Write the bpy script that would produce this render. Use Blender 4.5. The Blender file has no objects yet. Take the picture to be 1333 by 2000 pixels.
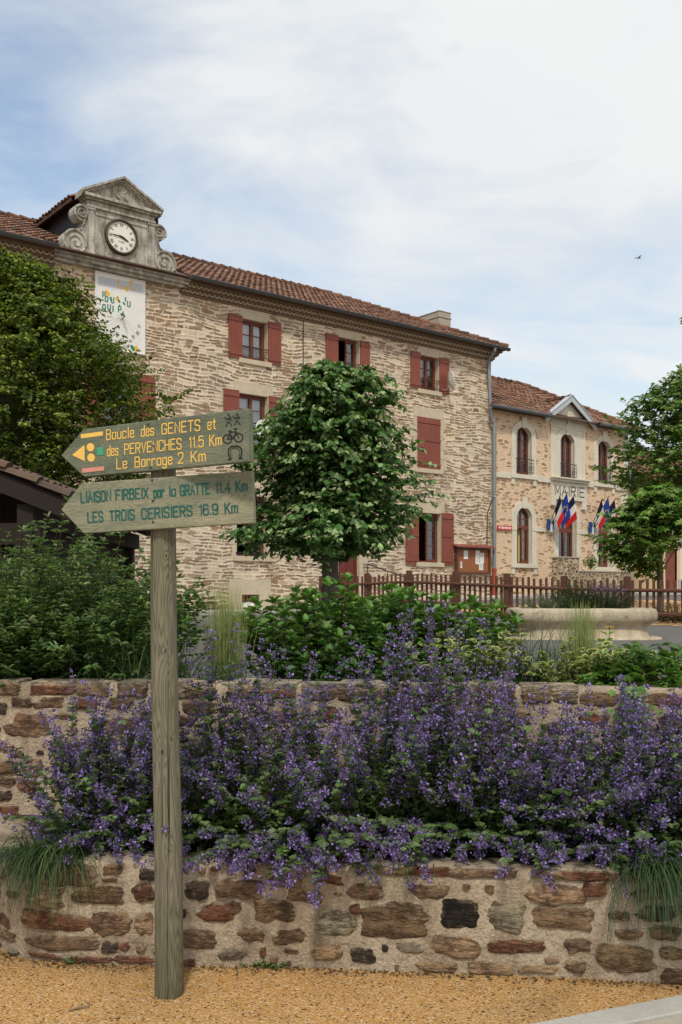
import bpy, math, random
import numpy as np
from mathutils import Vector, Matrix, noise as mnoise
rnd = random.Random(7)
R = np.random.default_rng(11)
rad = math.radians
SC = bpy.context.scene
COL = SC.collection

# ------------------------------------------------------------ camera, sky, sun
EYE = 1.7
FPX = 1920.0
cam = bpy.data.cameras.new("camera")
cam.sensor_fit = 'VERTICAL'
cam.sensor_height = 36.0
cam.lens = 36.0 * FPX / 2000.0
cam.shift_y = 0.08
cam.clip_end = 3000
camo = bpy.data.objects.new("camera", cam)
camo.location = (0, 0, EYE)
camo.rotation_euler = (rad(90), 0, 0)
COL.objects.link(camo)
SC.camera = camo

SUN_EL, SUN_AZ = rad(51), rad(181)      # azimuth clockwise from +Y: high, just behind the camera
sun = bpy.data.lights.new("sun", 'SUN')
sun.energy = 2.2
sun.angle = rad(6)
sun.color = (1.0, 0.93, 0.82)
suno = bpy.data.objects.new("sun", sun)
COL.objects.link(suno)
sd = Vector((math.sin(SUN_AZ) * math.cos(SUN_EL), math.cos(SUN_AZ) * math.cos(SUN_EL), math.sin(SUN_EL)))
suno.rotation_euler = (-sd).to_track_quat('-Z', 'Y').to_euler()
suno.location = sd * 50

SC.view_settings.view_transform = 'Standard'
SC.view_settings.look = 'None'
SC.view_settings.exposure = 0.24
SC.view_settings.gamma = 1.0


class NT:
    """small wrapper round a node tree"""
    def __init__(self, tree):
        self.t = tree
        self.t.nodes.clear()

    def n(self, typ, props=None, **inp):
        nd = self.t.nodes.new(typ)
        for k, v in (props or {}).items():
            setattr(nd, k, v)
        for k, v in inp.items():
            self.set(nd, k, v)
        return nd

    def set(self, nd, k, v):
        key = int(k[1:]) if (k[0] == 'i' and k[1:].isdigit()) else k.replace('_', ' ')
        s = nd.inputs[key]
        if isinstance(v, bpy.types.NodeSocket):
            self.t.links.new(v, s)
        else:
            if hasattr(s, 'default_value') and isinstance(v, (tuple, list)) and s.type == 'RGBA' and len(v) == 3:
                v = (*v, 1)
            s.default_value = v

    def m(self, op, a, b=0.0, c=None, clamp=False):
        nd = self.n('ShaderNodeMath', {'operation': op, 'use_clamp': clamp}, i0=a, i1=b)
        if c is not None:
            self.set(nd, 'i2', c)
        return nd.outputs[0]

    def ramp(self, fac, stops, interp='LINEAR'):
        nd = self.n('ShaderNodeValToRGB', Fac=fac)
        cr = nd.color_ramp
        cr.interpolation = interp
        while len(cr.elements) < len(stops):
            cr.elements.new(0.5)
        for e, (p, c) in zip(cr.elements, stops):
            e.position = p
            if not isinstance(c, (tuple, list)):
                c = (c, c, c)
            e.color = (*c, 1)
        return nd.outputs[0]

    def mix(self, fac, a, b, mode='MIX'):
        nd = self.n('ShaderNodeMix', {'data_type': 'RGBA', 'blend_type': mode})
        self.set(nd, 'i0', fac)
        self.set(nd, 'i6', a)
        self.set(nd, 'i7', b)
        return nd.outputs[2]

    def noise(self, co, scale, detail=4, rough=.55, out='Fac'):
        nd = self.n('ShaderNodeTexNoise', Vector=co, Scale=scale, Detail=detail, Roughness=rough)
        return nd.outputs[out]

    def vor(self, co, scale, feature='F1', dims='3D', out=0, rand=1.0):
        nd = self.n('ShaderNodeTexVoronoi', {'feature': feature, 'voronoi_dimensions': dims}, Vector=co, Scale=scale, Randomness=rand)
        return nd.outputs[out]

    def mapp(self, co, scale=(1, 1, 1), loc=(0, 0, 0), rot=(0, 0, 0)):
        return self.n('ShaderNodeMapping', Vector=co, Scale=scale, Location=loc, Rotation=rot).outputs[0]

    def vadd(self, a, b, s=1.0):
        sc = self.n('ShaderNodeVectorMath', {'operation': 'SCALE'}, i0=b)
        sc.inputs['Scale'].default_value = s
        return self.n('ShaderNodeVectorMath', {'operation': 'ADD'}, i0=a, i1=sc.outputs[0]).outputs[0]


# sky: Nishita air with a veil of thin cloud
world = bpy.data.worlds.new("World")
SC.world = world
world.use_nodes = True
W = NT(world.node_tree)
sky = W.n('ShaderNodeTexSky', {'sky_type': 'NISHITA', 'sun_disc': False, 'sun_elevation': SUN_EL,
                              'sun_rotation': SUN_AZ, 'air_density': 1.3, 'dust_density': 2.2, 'ozone_density': 1.0})
gen = W.n('ShaderNodeTexCoord').outputs['Generated']
sep = W.n('ShaderNodeSeparateXYZ', Vector=gen)
up = W.m('ADD', W.m('MAXIMUM', sep.outputs[2], 0.0), 0.28)
px_ = W.m('DIVIDE', sep.outputs[0], up)
py_ = W.m('DIVIDE', sep.outputs[1], up)
plane = W.n('ShaderNodeCombineXYZ', X=px_, Y=py_, Z=0.0).outputs[0]
warp = W.n('ShaderNodeTexNoise', Vector=plane, Scale=1.2, Detail=3.0).outputs['Color']
pw = W.vadd(plane, warp, 0.5)
big = W.noise(W.mapp(pw, (1.0, 1.0, 1), (2.3, 0.2, 0)), 1.3, 5, .55)
wisp = W.noise(W.mapp(pw, (1.0, 1.9, 1), (0.3, .5, 0), (0, 0, rad(32))), 2.6, 8, .6)
cov = W.m('ADD', W.m('MULTIPLY', big, 1.25), W.m('MULTIPLY', wisp, 0.75))
cov = W.m('ADD', cov, W.m('MULTIPLY', sep.outputs[0], 0.60))      # denser towards the east
cov = W.m('ADD', cov, W.m('MULTIPLY', sep.outputs[2], 0.90))
mask = W.n('ShaderNodeMapRange', Value=cov)
mask.inputs[1].default_value = 0.95
mask.inputs[2].default_value = 1.40
mask.inputs[3].default_value = 0.13
mask.inputs[4].default_value = 1.0
shade = W.ramp(W.noise(pw, 1.6, 6, .5), [(0.3, (4.5, 4.7, 4.85)), (0.7, (5.15, 5.2, 5.15))])
skyc = W.mix(mask.outputs[0], sky.outputs[0], shade)
bg = W.n('ShaderNodeBackground', Color=skyc, Strength=0.15)
W.t.links.new(bg.outputs[0], W.n('ShaderNodeOutputWorld').inputs[0])


# ------------------------------------------------------------ mesh helpers
class MB:
    def __init__(self):
        self.v, self.f, self.c = [], [], []
        self.col = (1, 1, 1)

    def poly(self, pts, col=None):
        i = len(self.v)
        self.v.extend([tuple(p) for p in pts])
        self.f.append(tuple(range(i, i + len(pts))))
        self.c.append(col or self.col)

    def box(self, a, b, c, d, e, f, col=None):
        P = [(a, c, e), (b, c, e), (b, d, e), (a, d, e), (a, c, f), (b, c, f), (b, d, f), (a, d, f)]
        self.hexa(P, col)

    def hexa(self, P, col=None):
        i = len(self.v)
        self.v.extend([tuple(p) for p in P])
        for q in ((0, 3, 2, 1), (4, 5, 6, 7), (0, 1, 5, 4), (1, 2, 6, 5), (2, 3, 7, 6), (3, 0, 4, 7)):
            self.f.append(tuple(i + k for k in q))
            self.c.append(col or self.col)

    def bar(self, p, q, w, h, col=None, up=(0, 0, 1)):
        p, q = Vector(p), Vector(q)
        d = (q - p).normalized()
        u = Vector(up)
        if abs(d.dot(u)) > .95:
            u = Vector((0, 1, 0))
        s = d.cross(u).normalized() * (w / 2)
        t = s.cross(d).normalized() * (h / 2)
        self.hexa([p - s - t, p + s - t, q + s - t, q - s - t, p - s + t, p + s + t, q + s + t, q - s + t], col)

    def tube(self, pts, rads, n=8, caps=True, col=None, flat=1.0):
        pts = [Vector(p) for p in pts]
        if not isinstance(rads, (list, tuple)):
            rads = [rads] * len(pts)
        i0 = len(self.v)
        ref = Vector((0.13, 0.31, 0.94)).normalized()
        for k, p in enumerate(pts):
            d = (pts[min(k + 1, len(pts) - 1)] - pts[max(k - 1, 0)]).normalized()
            r = ref if abs(d.dot(ref)) < .9 else Vector((1, 0.1, 0)).normalized()
            a = d.cross(r).normalized()
            b = d.cross(a).normalized()
            for j in range(n):
                th = 2 * math.pi * j / n
                self.v.append(tuple(p + (a * math.cos(th) + b * (math.sin(th) * flat)) * rads[k]))
        for k in range(len(pts) - 1):
            for j in range(n):
                a = i0 + k * n + j
                b = i0 + k * n + (j + 1) % n
                self.f.append((a, b, b + n, a + n))
                self.c.append(col or self.col)
        if caps:
            self.f.append(tuple(i0 + j for j in range(n))[::-1])
            self.c.append(col or self.col)
            e = i0 + (len(pts) - 1) * n
            self.f.append(tuple(e + j for j in range(n)))
            self.c.append(col or self.col)

    def prism(self, outline, n0, n1, col=None):
        """outline in (x,z), extruded along y from n0 (front) to n1"""
        k = len(outline)
        i = len(self.v)
        self.v.extend([(x, n0, z) for x, z in outline] + [(x, n1, z) for x, z in outline])
        self.f.append(tuple(range(i, i + k)))
        self.c.append(col or self.col)
        self.f.append(tuple(range(i + 2 * k - 1, i + k - 1, -1)))
        self.c.append(col or self.col)
        for j in range(k):
            a, b = i + j, i + (j + 1) % k
            self.f.append((a, a + k, b + k, b))
            self.c.append(col or self.col)

    def disc(self, cx, cz, r, n0, n1, seg=32, col=None, rz=None):
        rz = rz or r
        self.prism([(cx + r * math.cos(2 * math.pi * k / seg), cz + rz * math.sin(2 * math.pi * k / seg)) for k in range(seg)], n0, n1, col)

    def build(self, name, mat, parent=None, loc=None, smooth=False, bevel=0.0, rot=None):
        me = bpy.data.meshes.new(name)
        me.from_pydata(self.v, [], self.f)
        me.update()
        fin(me, self.c, smooth)
        o = bpy.data.objects.new(name, me)
        COL.objects.link(o)
        me.materials.append(mat)
        if parent is not None:
            o.parent = parent
        if loc is not None:
            o.location = loc
        if rot is not None:
            o.rotation_euler = rot
        if bevel:
            b = o.modifiers.new("bevel", 'BEVEL')
            b.width = bevel
            b.segments = 2
            b.limit_method = 'ANGLE'
        return o


def fin(me, cols, smooth=False):
    nl = np.zeros(len(me.polygons), dtype=np.int32)
    me.polygons.foreach_get('loop_total', nl)
    c = np.ones((len(me.polygons), 4), dtype=np.float32)
    c[:, :3] = np.asarray(cols, dtype=np.float32)
    at = me.color_attributes.new("Col", 'FLOAT_COLOR', 'CORNER')
    at.data.foreach_set('color', np.repeat(c, nl, axis=0).ravel())
    if smooth:
        me.polygons.foreach_set('use_smooth', np.ones(len(me.polygons), dtype=bool))


def np_mesh(name, V, Fq, cols, mat, parent=None, smooth=False, loc=None):
    """V (n,3), Fq (m,4) quads, cols (m,3)"""
    me = bpy.data.meshes.new(name)
    me.vertices.add(len(V))
    me.vertices.foreach_set('co', np.asarray(V, dtype=np.float32).ravel())
    m = len(Fq)
    me.loops.add(m * 4)
    me.loops.foreach_set('vertex_index', np.asarray(Fq, dtype=np.int32).ravel())
    me.polygons.add(m)
    me.polygons.foreach_set('loop_start', np.arange(0, m * 4, 4, dtype=np.int32))
    me.polygons.foreach_set('loop_total', np.full(m, 4, dtype=np.int32))
    me.update(calc_edges=True)
    fin(me, cols, smooth)
    o = bpy.data.objects.new(name, me)
    COL.objects.link(o)
    me.materials.append(mat)
    if parent is not None:
        o.parent = parent
    if loc is not None:
        o.location = loc
    return o


TPL = {
    'leaf': ([(0, 0, 0), (.5, .33, .13), (.37, .72, .1), (0, 1, -.14), (-.37, .72, .1), (-.5, .33, .13)], [(0, 1, 2, 3), (0, 3, 4, 5)]),
    'heart': ([(0, .1, 0), (.3, -.03, .06), (.52, .3, .12), (.33, .68, .05), (0, 1, -.16), (-.33, .68, .05), (-.52, .3, .12), (-.3, -.03, .06)],
              [(0, 1, 2, 3), (0, 3, 4, 5), (0, 5, 6, 7)]),
    'petal': ([(0, 0, 0), (.5, .55, .15), (0, 1, 0), (-.5, .55, .15)], [(0, 1, 2, 3)]),
    'plane': ([(0, 0, 0), (.2, .0, .0), (.5, .1, -.08), (.28, .35, .05), (.55, .62, -.1), (.2, .62, .05), (0, 1, -.15),
               (-.2, .62, .05), (-.55, .62, -.1), (-.28, .35, .05), (-.5, .1, -.08), (-.2, 0, 0)],
              [(0, 1, 2, 3), (0, 3, 4, 5), (0, 5, 6, 7), (0, 7, 8, 9), (0, 9, 10, 11)]),
}


def unit(a):
    return a / (np.linalg.norm(a, axis=-1, keepdims=True) + 1e-9)


def scatter(name, tpl, P, A, N, size, width, cols, mat, parent=None, loc=None):
    """one leaf-sized piece per row: P base point, A direction, N surface normal, size, width factor"""
    tv, tf = TPL[tpl]
    tv = np.array(tv)
    tf = np.array(tf)
    P, A, N = np.asarray(P, float), unit(np.asarray(A, float)), np.asarray(N, float)
    S = unit(np.cross(A, N))
    N = np.cross(S, A)
    size = np.broadcast_to(np.asarray(size, float), (len(P),))[:, None, None]
    V = P[:, None, :] + size * (S[:, None, :] * (tv[None, :, 0:1] * width) + A[:, None, :] * tv[None, :, 1:2] + N[:, None, :] * tv[None, :, 2:3])
    k = len(tv)
    Fq = (tf[None] + (np.arange(len(P)) * k)[:, None, None]).reshape(-1, 4)
    C = np.repeat(np.asarray(cols), len(tf), axis=0)
    return np_mesh(name, V.reshape(-1, 3), Fq, C, mat, parent, loc=loc)


def blades(name, roots, dirs, length, width, droop, cols, mat, parent=None, seg=7):
    """grass: each blade a curved tapering strip"""
    n = len(roots)
    roots = np.asarray(roots, float)
    d = unit(np.asarray(dirs, float))
    L = np.broadcast_to(np.asarray(length, float), (n,))
    dr = np.broadcast_to(np.asarray(droop, float), (n,))
    p = roots.copy()
    side = unit(np.cross(d, np.array([0.05, 0.08, 1.0])) + R.normal(0, .15, (n, 3)))
    V = []
    for k in range(seg + 1):
        w = width * (1 - (k / seg) ** 1.6) * .5 + .0004
        V.append(np.stack([p - side * w, p + side * w], 1))
        p = p + d * (L / seg)[:, None]
        d = unit(d + np.array([0, 0, -1.0]) * (dr / seg * (0.5 + 1.2 * k / seg))[:, None])
    V = np.stack(V, 1).reshape(n, -1, 3)
    q = np.array([(2 * k, 2 * k + 1, 2 * k + 3, 2 * k + 2) for k in range(seg)])
    Fq = (q[None] + (np.arange(n) * 2 * (seg + 1))[:, None, None]).reshape(-1, 4)
    return np_mesh(name, V.reshape(-1, 3), Fq, np.repeat(np.asarray(cols), seg, axis=0), mat, parent)


def pal(n, base, var=.25, light=None, pl=.0):
    """n random colours round a base colour; a share pl of them is the 'light' colour"""
    c = np.array(base)[None] * (1 + R.normal(0, var, (n, 1))) * (1 + R.normal(0, var * .25, (n, 3)))
    if light is not None:
        k = R.random(n) < pl
        c[k] = np.array(light)[None] * (1 + R.normal(0, var * .5, (k.sum(), 1)))
    return np.clip(c, .004, .9)


def tag(o, label=None, cat=None, group=None, kind=None):
    if label: o['label'] = label
    if cat: o['category'] = cat
    if group: o['group'] = group
    if kind: o['kind'] = kind
    return o


def thing(name, label, cat, loc=(0, 0, 0), rz=0.0, group=None):
    o = bpy.data.objects.new(name, None)
    COL.objects.link(o)
    o.location = loc
    o.rotation_euler = (0, 0, rz)
    o.empty_display_size = .2
    return tag(o, label, cat, group)


# ------------------------------------------------------------ materials
def mat(name, fn, rough=.8, spec=.3, metal=0.0):
    m = bpy.data.materials.new(name)
    m.use_nodes = True
    t = NT(m.node_tree)
    co = t.n('ShaderNodeTexCoord').outputs['Object']
    attr = t.n('ShaderNodeVertexColor', {'layer_name': 'Col'}).outputs[0]
    col, height, dist = fn(t, co, attr)
    b = t.n('ShaderNodeBsdfPrincipled', Base_Color=col, Roughness=rough, Metallic=metal)
    b.inputs['Specular IOR Level'].default_value = spec
    if height is not None:
        bp = t.n('ShaderNodeBump', Height=height, Strength=1.0, Distance=dist)
        t.t.links.new(bp.outputs[0], b.inputs['Normal'])
    out = t.n('ShaderNodeOutputMaterial')
    t.t.links.new(b.outputs[0], out.inputs[0])
    m['t'] = 1
    return m


def vary(base, amt=.25, scale=6, bump=.004, bscale=40, attrmul=False, stretch=(1, 1, 1)):
    def fn(t, co, attr):
        c2 = t.mapp(co, stretch)
        n1 = t.noise(c2, scale, 5, .6)
        n2 = t.noise(c2, bscale, 4, .6)
        f = t.m('ADD', t.m('MULTIPLY', n1, 1.4 * amt), 1 - .7 * amt)
        f = t.m('MULTIPLY', f, t.m('ADD', t.m('MULTIPLY', n2, .8 * amt), 1 - .4 * amt))
        col = t.mix(1.0, base, t.n('ShaderNodeCombineColor', Red=f, Green=f, Blue=f).outputs[0], 'MULTIPLY')
        if attrmul:
            col = t.mix(1.0, col, attr, 'MULTIPLY')
        return col, n2, bump
    return fn


def rubble(sx, sz, mortar, stones, width=.05, cover=.5, warm=.0, bumpd=.03):
    """coursed rubble masonry: long flat stones bedded in lime mortar"""
    def fn(t, co, attr):
        s = t.n('ShaderNodeSeparateXYZ', Vector=co)
        u = t.m('ADD', s.outputs[0], s.outputs[1])
        uv = t.n('ShaderNodeCombineXYZ', X=u, Y=s.outputs[2], Z=0.0).outputs[0]
        w1 = t.n('ShaderNodeTexNoise', Vector=uv, Scale=1.3, Detail=2.0).outputs['Color']
        w2 = t.n('ShaderNodeTexNoise', Vector=uv, Scale=7.0, Detail=3.0).outputs['Color']
        p = t.vadd(t.vadd(uv, w1, .10), w2, .035)
        p = t.mapp(p, (sx, sz, 1))
        edge = t.vor(p, 1.0, 'DISTANCE_TO_EDGE', '2D')
        cell = t.vor(p, 1.0, 'F1', '2D', 1)
        cs = t.n('ShaderNodeSeparateColor', Color=cell)
        fine = t.noise(uv, 22, 5, .65)
        big = t.noise(uv, .7, 4, .6)
        crevice_shade = t.ramp(t.noise(t.mapp(t.vadd(uv, w1, .12), (2.6, 24, 1)), 1.0, 4, .6), [(.56, (1, 1, 1)), (.68, (.42, .36, .30))])  # thin dark lines in the stone colour, standing in for crevice shadows
        # joint width differs from place to place, some stones are wholly smeared over with mortar
        jw = t.m('ADD', t.m('MULTIPLY', big, width * 1.2), width * .4)
        e2 = t.m('ADD', edge, t.m('MULTIPLY', t.m('SUBTRACT', fine, .5), .14))
        k = t.n('ShaderNodeMapRange', Value=e2)
        t.set(k, 'i1', jw)
        t.set(k, 'i2', t.m('ADD', jw, .07))
        sm = t.m('GREATER_THAN', cs.outputs[1], t.m('ADD', t.m('MULTIPLY', t.m('SUBTRACT', .5, big), .9), cover))
        k2 = t.m('MULTIPLY', k.outputs[0], t.m('SUBTRACT', 1.0, t.m('MULTIPLY', sm, .78)))
        sc = t.ramp(cs.outputs[0], [(i / (len(stones) - 1), c) for i, c in enumerate(stones)])
        f = t.m('ADD', .6, t.m('MULTIPLY', fine, .8))
        sc = t.mix(1.0, sc, t.n('ShaderNodeCombineColor', Red=f, Green=f, Blue=f).outputs[0], 'MULTIPLY')
        sc = t.mix(1.0, sc, crevice_shade, 'MULTIPLY')
        fm = t.m('ADD', .78, t.m('MULTIPLY', t.noise(uv, 3.5, 5, .6), .44))
        mc = t.mix(1.0, mortar, t.n('ShaderNodeCombineColor', Red=fm, Green=fm, Blue=fm).outputs[0], 'MULTIPLY')
        col = t.mix(k2, mc, sc)
        h = t.m('ADD', t.m('MULTIPLY', k2, -.55), t.m('MULTIPLY', fine, .55))
        # upper edge of each stone catches a shade line: slabs tilt
        h = t.m('ADD', h, t.m('MULTIPLY', t.noise(p, 1.2, 3), .7))
        return col, h, bumpd
    return fn


def coursed(t, co, attr):
    """thin flat stones stacked in narrow uneven courses, bedded in pale lime mortar"""
    s = t.n('ShaderNodeSeparateXYZ', Vector=co)
    u = t.m('ADD', s.outputs[0], s.outputs[1])
    uv = t.n('ShaderNodeCombineXYZ', X=u, Y=s.outputs[2], Z=0.0).outputs[0]
    n1 = t.noise(t.mapp(uv, (.55, 1.1, 1)), 1.0, 3, .5)
    n2 = t.noise(t.mapp(uv, (2.4, 5, 1)), 1.0, 3, .6)
    fine = t.noise(uv, 26, 5, .65)
    big = t.noise(uv, .55, 4, .6)
    v = t.m('ADD', s.outputs[2], t.m('ADD', t.m('MULTIPLY', n1, .55), t.m('MULTIPLY', n2, .075)))
    vr = t.m('MULTIPLY', v, 9.2)
    row = t.m('FLOOR', vr)
    fv = t.m('FRACT', vr)
    h = t.n('ShaderNodeTexWhiteNoise', {'noise_dimensions': '1D'}, W=row).outputs['Value']
    ur = t.m('ADD', t.m('MULTIPLY', u, t.m('ADD', t.m('MULTIPLY', h, 2.2), 2.0)), t.m('MULTIPLY', h, 61.0))
    ur = t.m('ADD', ur, t.m('MULTIPLY', t.noise(uv, 2.1, 2, .5), .9))
    cell = t.m('FLOOR', ur)
    fu = t.m('FRACT', ur)
    cid = t.n('ShaderNodeTexWhiteNoise', {'noise_dimensions': '2D'}, Vector=t.n('ShaderNodeCombineXYZ', X=row, Y=cell, Z=0.0).outputs[0])
    cs = t.n('ShaderNodeSeparateColor', Color=cid.outputs['Color'])
    wob = t.m('MULTIPLY', t.m('SUBTRACT', t.noise(t.mapp(uv, (9, 22, 1)), 1.0, 3, .6), .5), .55)
    dv = t.m('ADD', t.m('MINIMUM', fv, t.m('SUBTRACT', 1.0, fv)), wob)
    jv = t.m('ADD', t.m('MULTIPLY', cs.outputs[2], .17), t.m('ADD', .0, t.m('MULTIPLY', big, .13)))
    mv = t.n('ShaderNodeMapRange', Value=dv)
    t.set(mv, 'i1', jv); t.set(mv, 'i2', t.m('ADD', jv, .10))
    du = t.m('ADD', t.m('MULTIPLY', t.m('MINIMUM', fu, t.m('SUBTRACT', 1.0, fu)), 3.0), wob)
    mu = t.n('ShaderNodeMapRange', Value=du)
    t.set(mu, 'i1', .05); t.set(mu, 'i2', .28)
    k = t.m('MULTIPLY', mv.outputs[0], mu.outputs[0])
    sm = t.m('GREATER_THAN', cs.outputs[1], t.m('ADD', .70, t.m('MULTIPLY', t.m('SUBTRACT', .5, big), 1.1)))
    k2 = t.m('MULTIPLY', k, t.m('SUBTRACT', 1.0, t.m('MULTIPLY', sm, .72)))
    sc = t.ramp(cs.outputs[0], [(i / (len(STONE_SET) - 1), c) for i, c in enumerate(STONE_SET)])
    f = t.m('ADD', .55, t.m('MULTIPLY', fine, .9))
    sc = t.mix(1.0, sc, t.n('ShaderNodeCombineColor', Red=f, Green=f, Blue=f).outputs[0], 'MULTIPLY')
    fm = t.m('ADD', .72, t.m('MULTIPLY', t.noise(uv, 4.5, 6, .65), .56))
    mc = t.mix(1.0, (.70, .595, .455), t.n('ShaderNodeCombineColor', Red=fm, Green=fm, Blue=fm).outputs[0], 'MULTIPLY')
    col = t.mix(k2, mc, sc)
    # here and there a larger block among the thin slabs
    pb = t.mapp(t.vadd(uv, t.n('ShaderNodeTexNoise', Vector=uv, Scale=3.0, Detail=3.0).outputs['Color'], .14), (2.5, 6.2, 1))
    bid = t.n('ShaderNodeSeparateColor', Color=t.vor(pb, 1.0, 'F1', '2D', 1))
    be = t.n('ShaderNodeMapRange', Value=t.vor(pb, 1.0, 'DISTANCE_TO_EDGE', '2D'))
    be.inputs[1].default_value = .07
    be.inputs[2].default_value = .15
    bm = t.m('MULTIPLY', be.outputs[0], t.m('LESS_THAN', bid.outputs[1], .16))
    bcol = t.ramp(bid.outputs[0], [(0, (.30, .20, .125)), (.35, (.42, .325, .225)), (.7, (.34, .215, .125)), (1, (.48, .40, .29))])
    bcol = t.mix(1.0, bcol, t.n('ShaderNodeCombineColor', Red=f, Green=f, Blue=f).outputs[0], 'MULTIPLY')
    col = t.mix(bm, col, bcol)
    gr = t.ramp(t.noise(t.mapp(uv, (3, .35, 1)), 1.0, 5, .65), [(.5, (1, 1, 1)), (.72, (.78, .77, .78))])
    col = t.mix(1.0, col, gr, 'MULTIPLY')
    patch = t.ramp(big, [(.35, (1.04, 1.0, .96)), (.5, (1, 1, 1)), (.68, (.80, .80, .82))])
    col = t.mix(1.0, col, patch, 'MULTIPLY')
    hh = t.m('ADD', t.m('MULTIPLY', k2, -.8), t.m('MULTIPLY', fine, .5))
    hh = t.m('ADD', hh, t.m('MULTIPLY', t.m('MULTIPLY', fv, k2), .7))
    return col, hh, .035


def leafmat(name, trans=.3, rough=.5, spec=.35):
    m = bpy.data.materials.new(name)
    m.use_nodes = True
    t = NT(m.node_tree)
    attr = t.n('ShaderNodeVertexColor', {'layer_name': 'Col'}).outputs[0]
    b = t.n('ShaderNodeBsdfPrincipled', Base_Color=attr, Roughness=rough)
    b.inputs['Specular IOR Level'].default_value = spec
    tr = t.n('ShaderNodeBsdfTranslucent', Color=t.mix(1.0, attr, (1.0, 1.15, .55), 'MULTIPLY'))
    mx = t.n('ShaderNodeMixShader', i0=trans)
    t.t.links.new(b.outputs[0], mx.inputs[1])
    t.t.links.new(tr.outputs[0], mx.inputs[2])
    t.t.links.new(mx.outputs[0], t.n('ShaderNodeOutputMaterial').inputs[0])
    return m


def glassmat(name, tint=(.9, .95, .95)):
    m = bpy.data.materials.new(name)
    m.use_nodes = True
    t = NT(m.node_tree)
    g = t.n('ShaderNodeBsdfGlossy', Color=(1, 1, 1), Roughness=.03)
    tr = t.n('ShaderNodeBsdfTransparent', Color=tint)
    fr = t.m('ADD', t.m('MULTIPLY', t.n('ShaderNodeFresnel', IOR=1.5).outputs[0], 1.1), .10)
    mx = t.n('ShaderNodeMixShader', i0=fr)
    t.t.links.new(tr.outputs[0], mx.inputs[1])
    t.t.links.new(g.outputs[0], mx.inputs[2])
    t.t.links.new(mx.outputs[0], t.n('ShaderNodeOutputMaterial').inputs[0])
    return m


def gravel(t, co, attr):
    cell = t.vor(co, 135, 'F1', '3D', 1)
    d = t.vor(co, 135, 'F1', '3D', 0)
    cs = t.n('ShaderNodeSeparateColor', Color=cell)
    c = t.ramp(cs.outputs[0], [(0, (.37, .20, .065)), (.3, (.49, .27, .085)), (.6, (.41, .22, .068)), (.84, (.55, .36, .17)), (1, (.60, .47, .31))])
    dark = t.m('LESS_THAN', cs.outputs[1], .05)
    cell2 = t.vor(co, 48, 'F1', '3D', 1)
    d2 = t.vor(co, 48, 'F1', '3D', 0)
    c2 = t.n('ShaderNodeSeparateColor', Color=cell2)
    dark2 = t.m('MULTIPLY', t.m('LESS_THAN', c2.outputs[1], .13), t.m('LESS_THAN', d2, .30))
    c = t.mix(t.m('MAXIMUM', dark, dark2), c, (.075, .035, .018))
    big = t.ramp(t.noise(co, 1.6, 6, .65), [(.3, (.74, .76, .82)), (.5, (1, 1, 1)), (.7, (1.12, 1.08, 1.04))])
    c = t.mix(1.0, c, big, 'MULTIPLY')
    return c, t.m('MULTIPLY', d, -1.0), .006


def asphalt(t, co, attr):
    c = t.ramp(t.noise(co, 90, 3, .7), [(.3, (.095, .092, .09)), (.7, (.16, .155, .15))])
    b = t.ramp(t.noise(co, .5, 5, .6), [(.3, (.85, .85, .86)), (.7, (1.15, 1.12, 1.08))])
    return t.mix(1.0, c, b, 'MULTIPLY'), t.noise(co, 120, 2), .004


def wood_sign(t, co, attr):
    """weathered pale grey-green larch with long rings and knots, grain along x"""
    p = t.mapp(co, (1.0, 1, 6.5))
    kn = t.n('ShaderNodeTexVoronoi', {'feature': 'F1'}, Vector=t.mapp(co, (3.2, .01, 8)), Scale=1.0)
    kd = kn.outputs['Distance']
    w = t.noise(p, 1.7, 3, .5)
    f = t.m('ADD', t.m('MULTIPLY', w, 9.0), t.m('DIVIDE', .3, t.m('ADD', kd, .18)))
    ring = t.m('ABSOLUTE', t.m('SINE', t.m('MULTIPLY', f, 12.0)))
    fine = t.noise(t.mapp(co, (2.5, 1, 220)), 1.0, 4, .7)
    v = t.m('ADD', t.m('MULTIPLY', ring, .45), t.m('MULTIPLY', fine, .6))
    c = t.ramp(v, [(.15, (.115, .122, .095)), (.5, (.165, .168, .128)), (.9, (.225, .22, .17))])
    kk = t.ramp(kd, [(.04, (.3, .25, .22)), (.10, (1, 1, 1))])
    c = t.mix(1.0, c, kk, 'MULTIPLY')
    patch = t.ramp(t.noise(t.mapp(co, (1.2, 1, 4)), 2.2, 4, .6), [(.35, (.68, .76, .74)), (.65, (1.2, 1.15, 1.05))])
    c = t.mix(1.0, c, patch, 'MULTIPLY')
    c = t.mix(1.0, c, attr, 'MULTIPLY')
    return c, t.m('ADD', fine, t.m('MULTIPLY', ring, .5)), .0012


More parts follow.
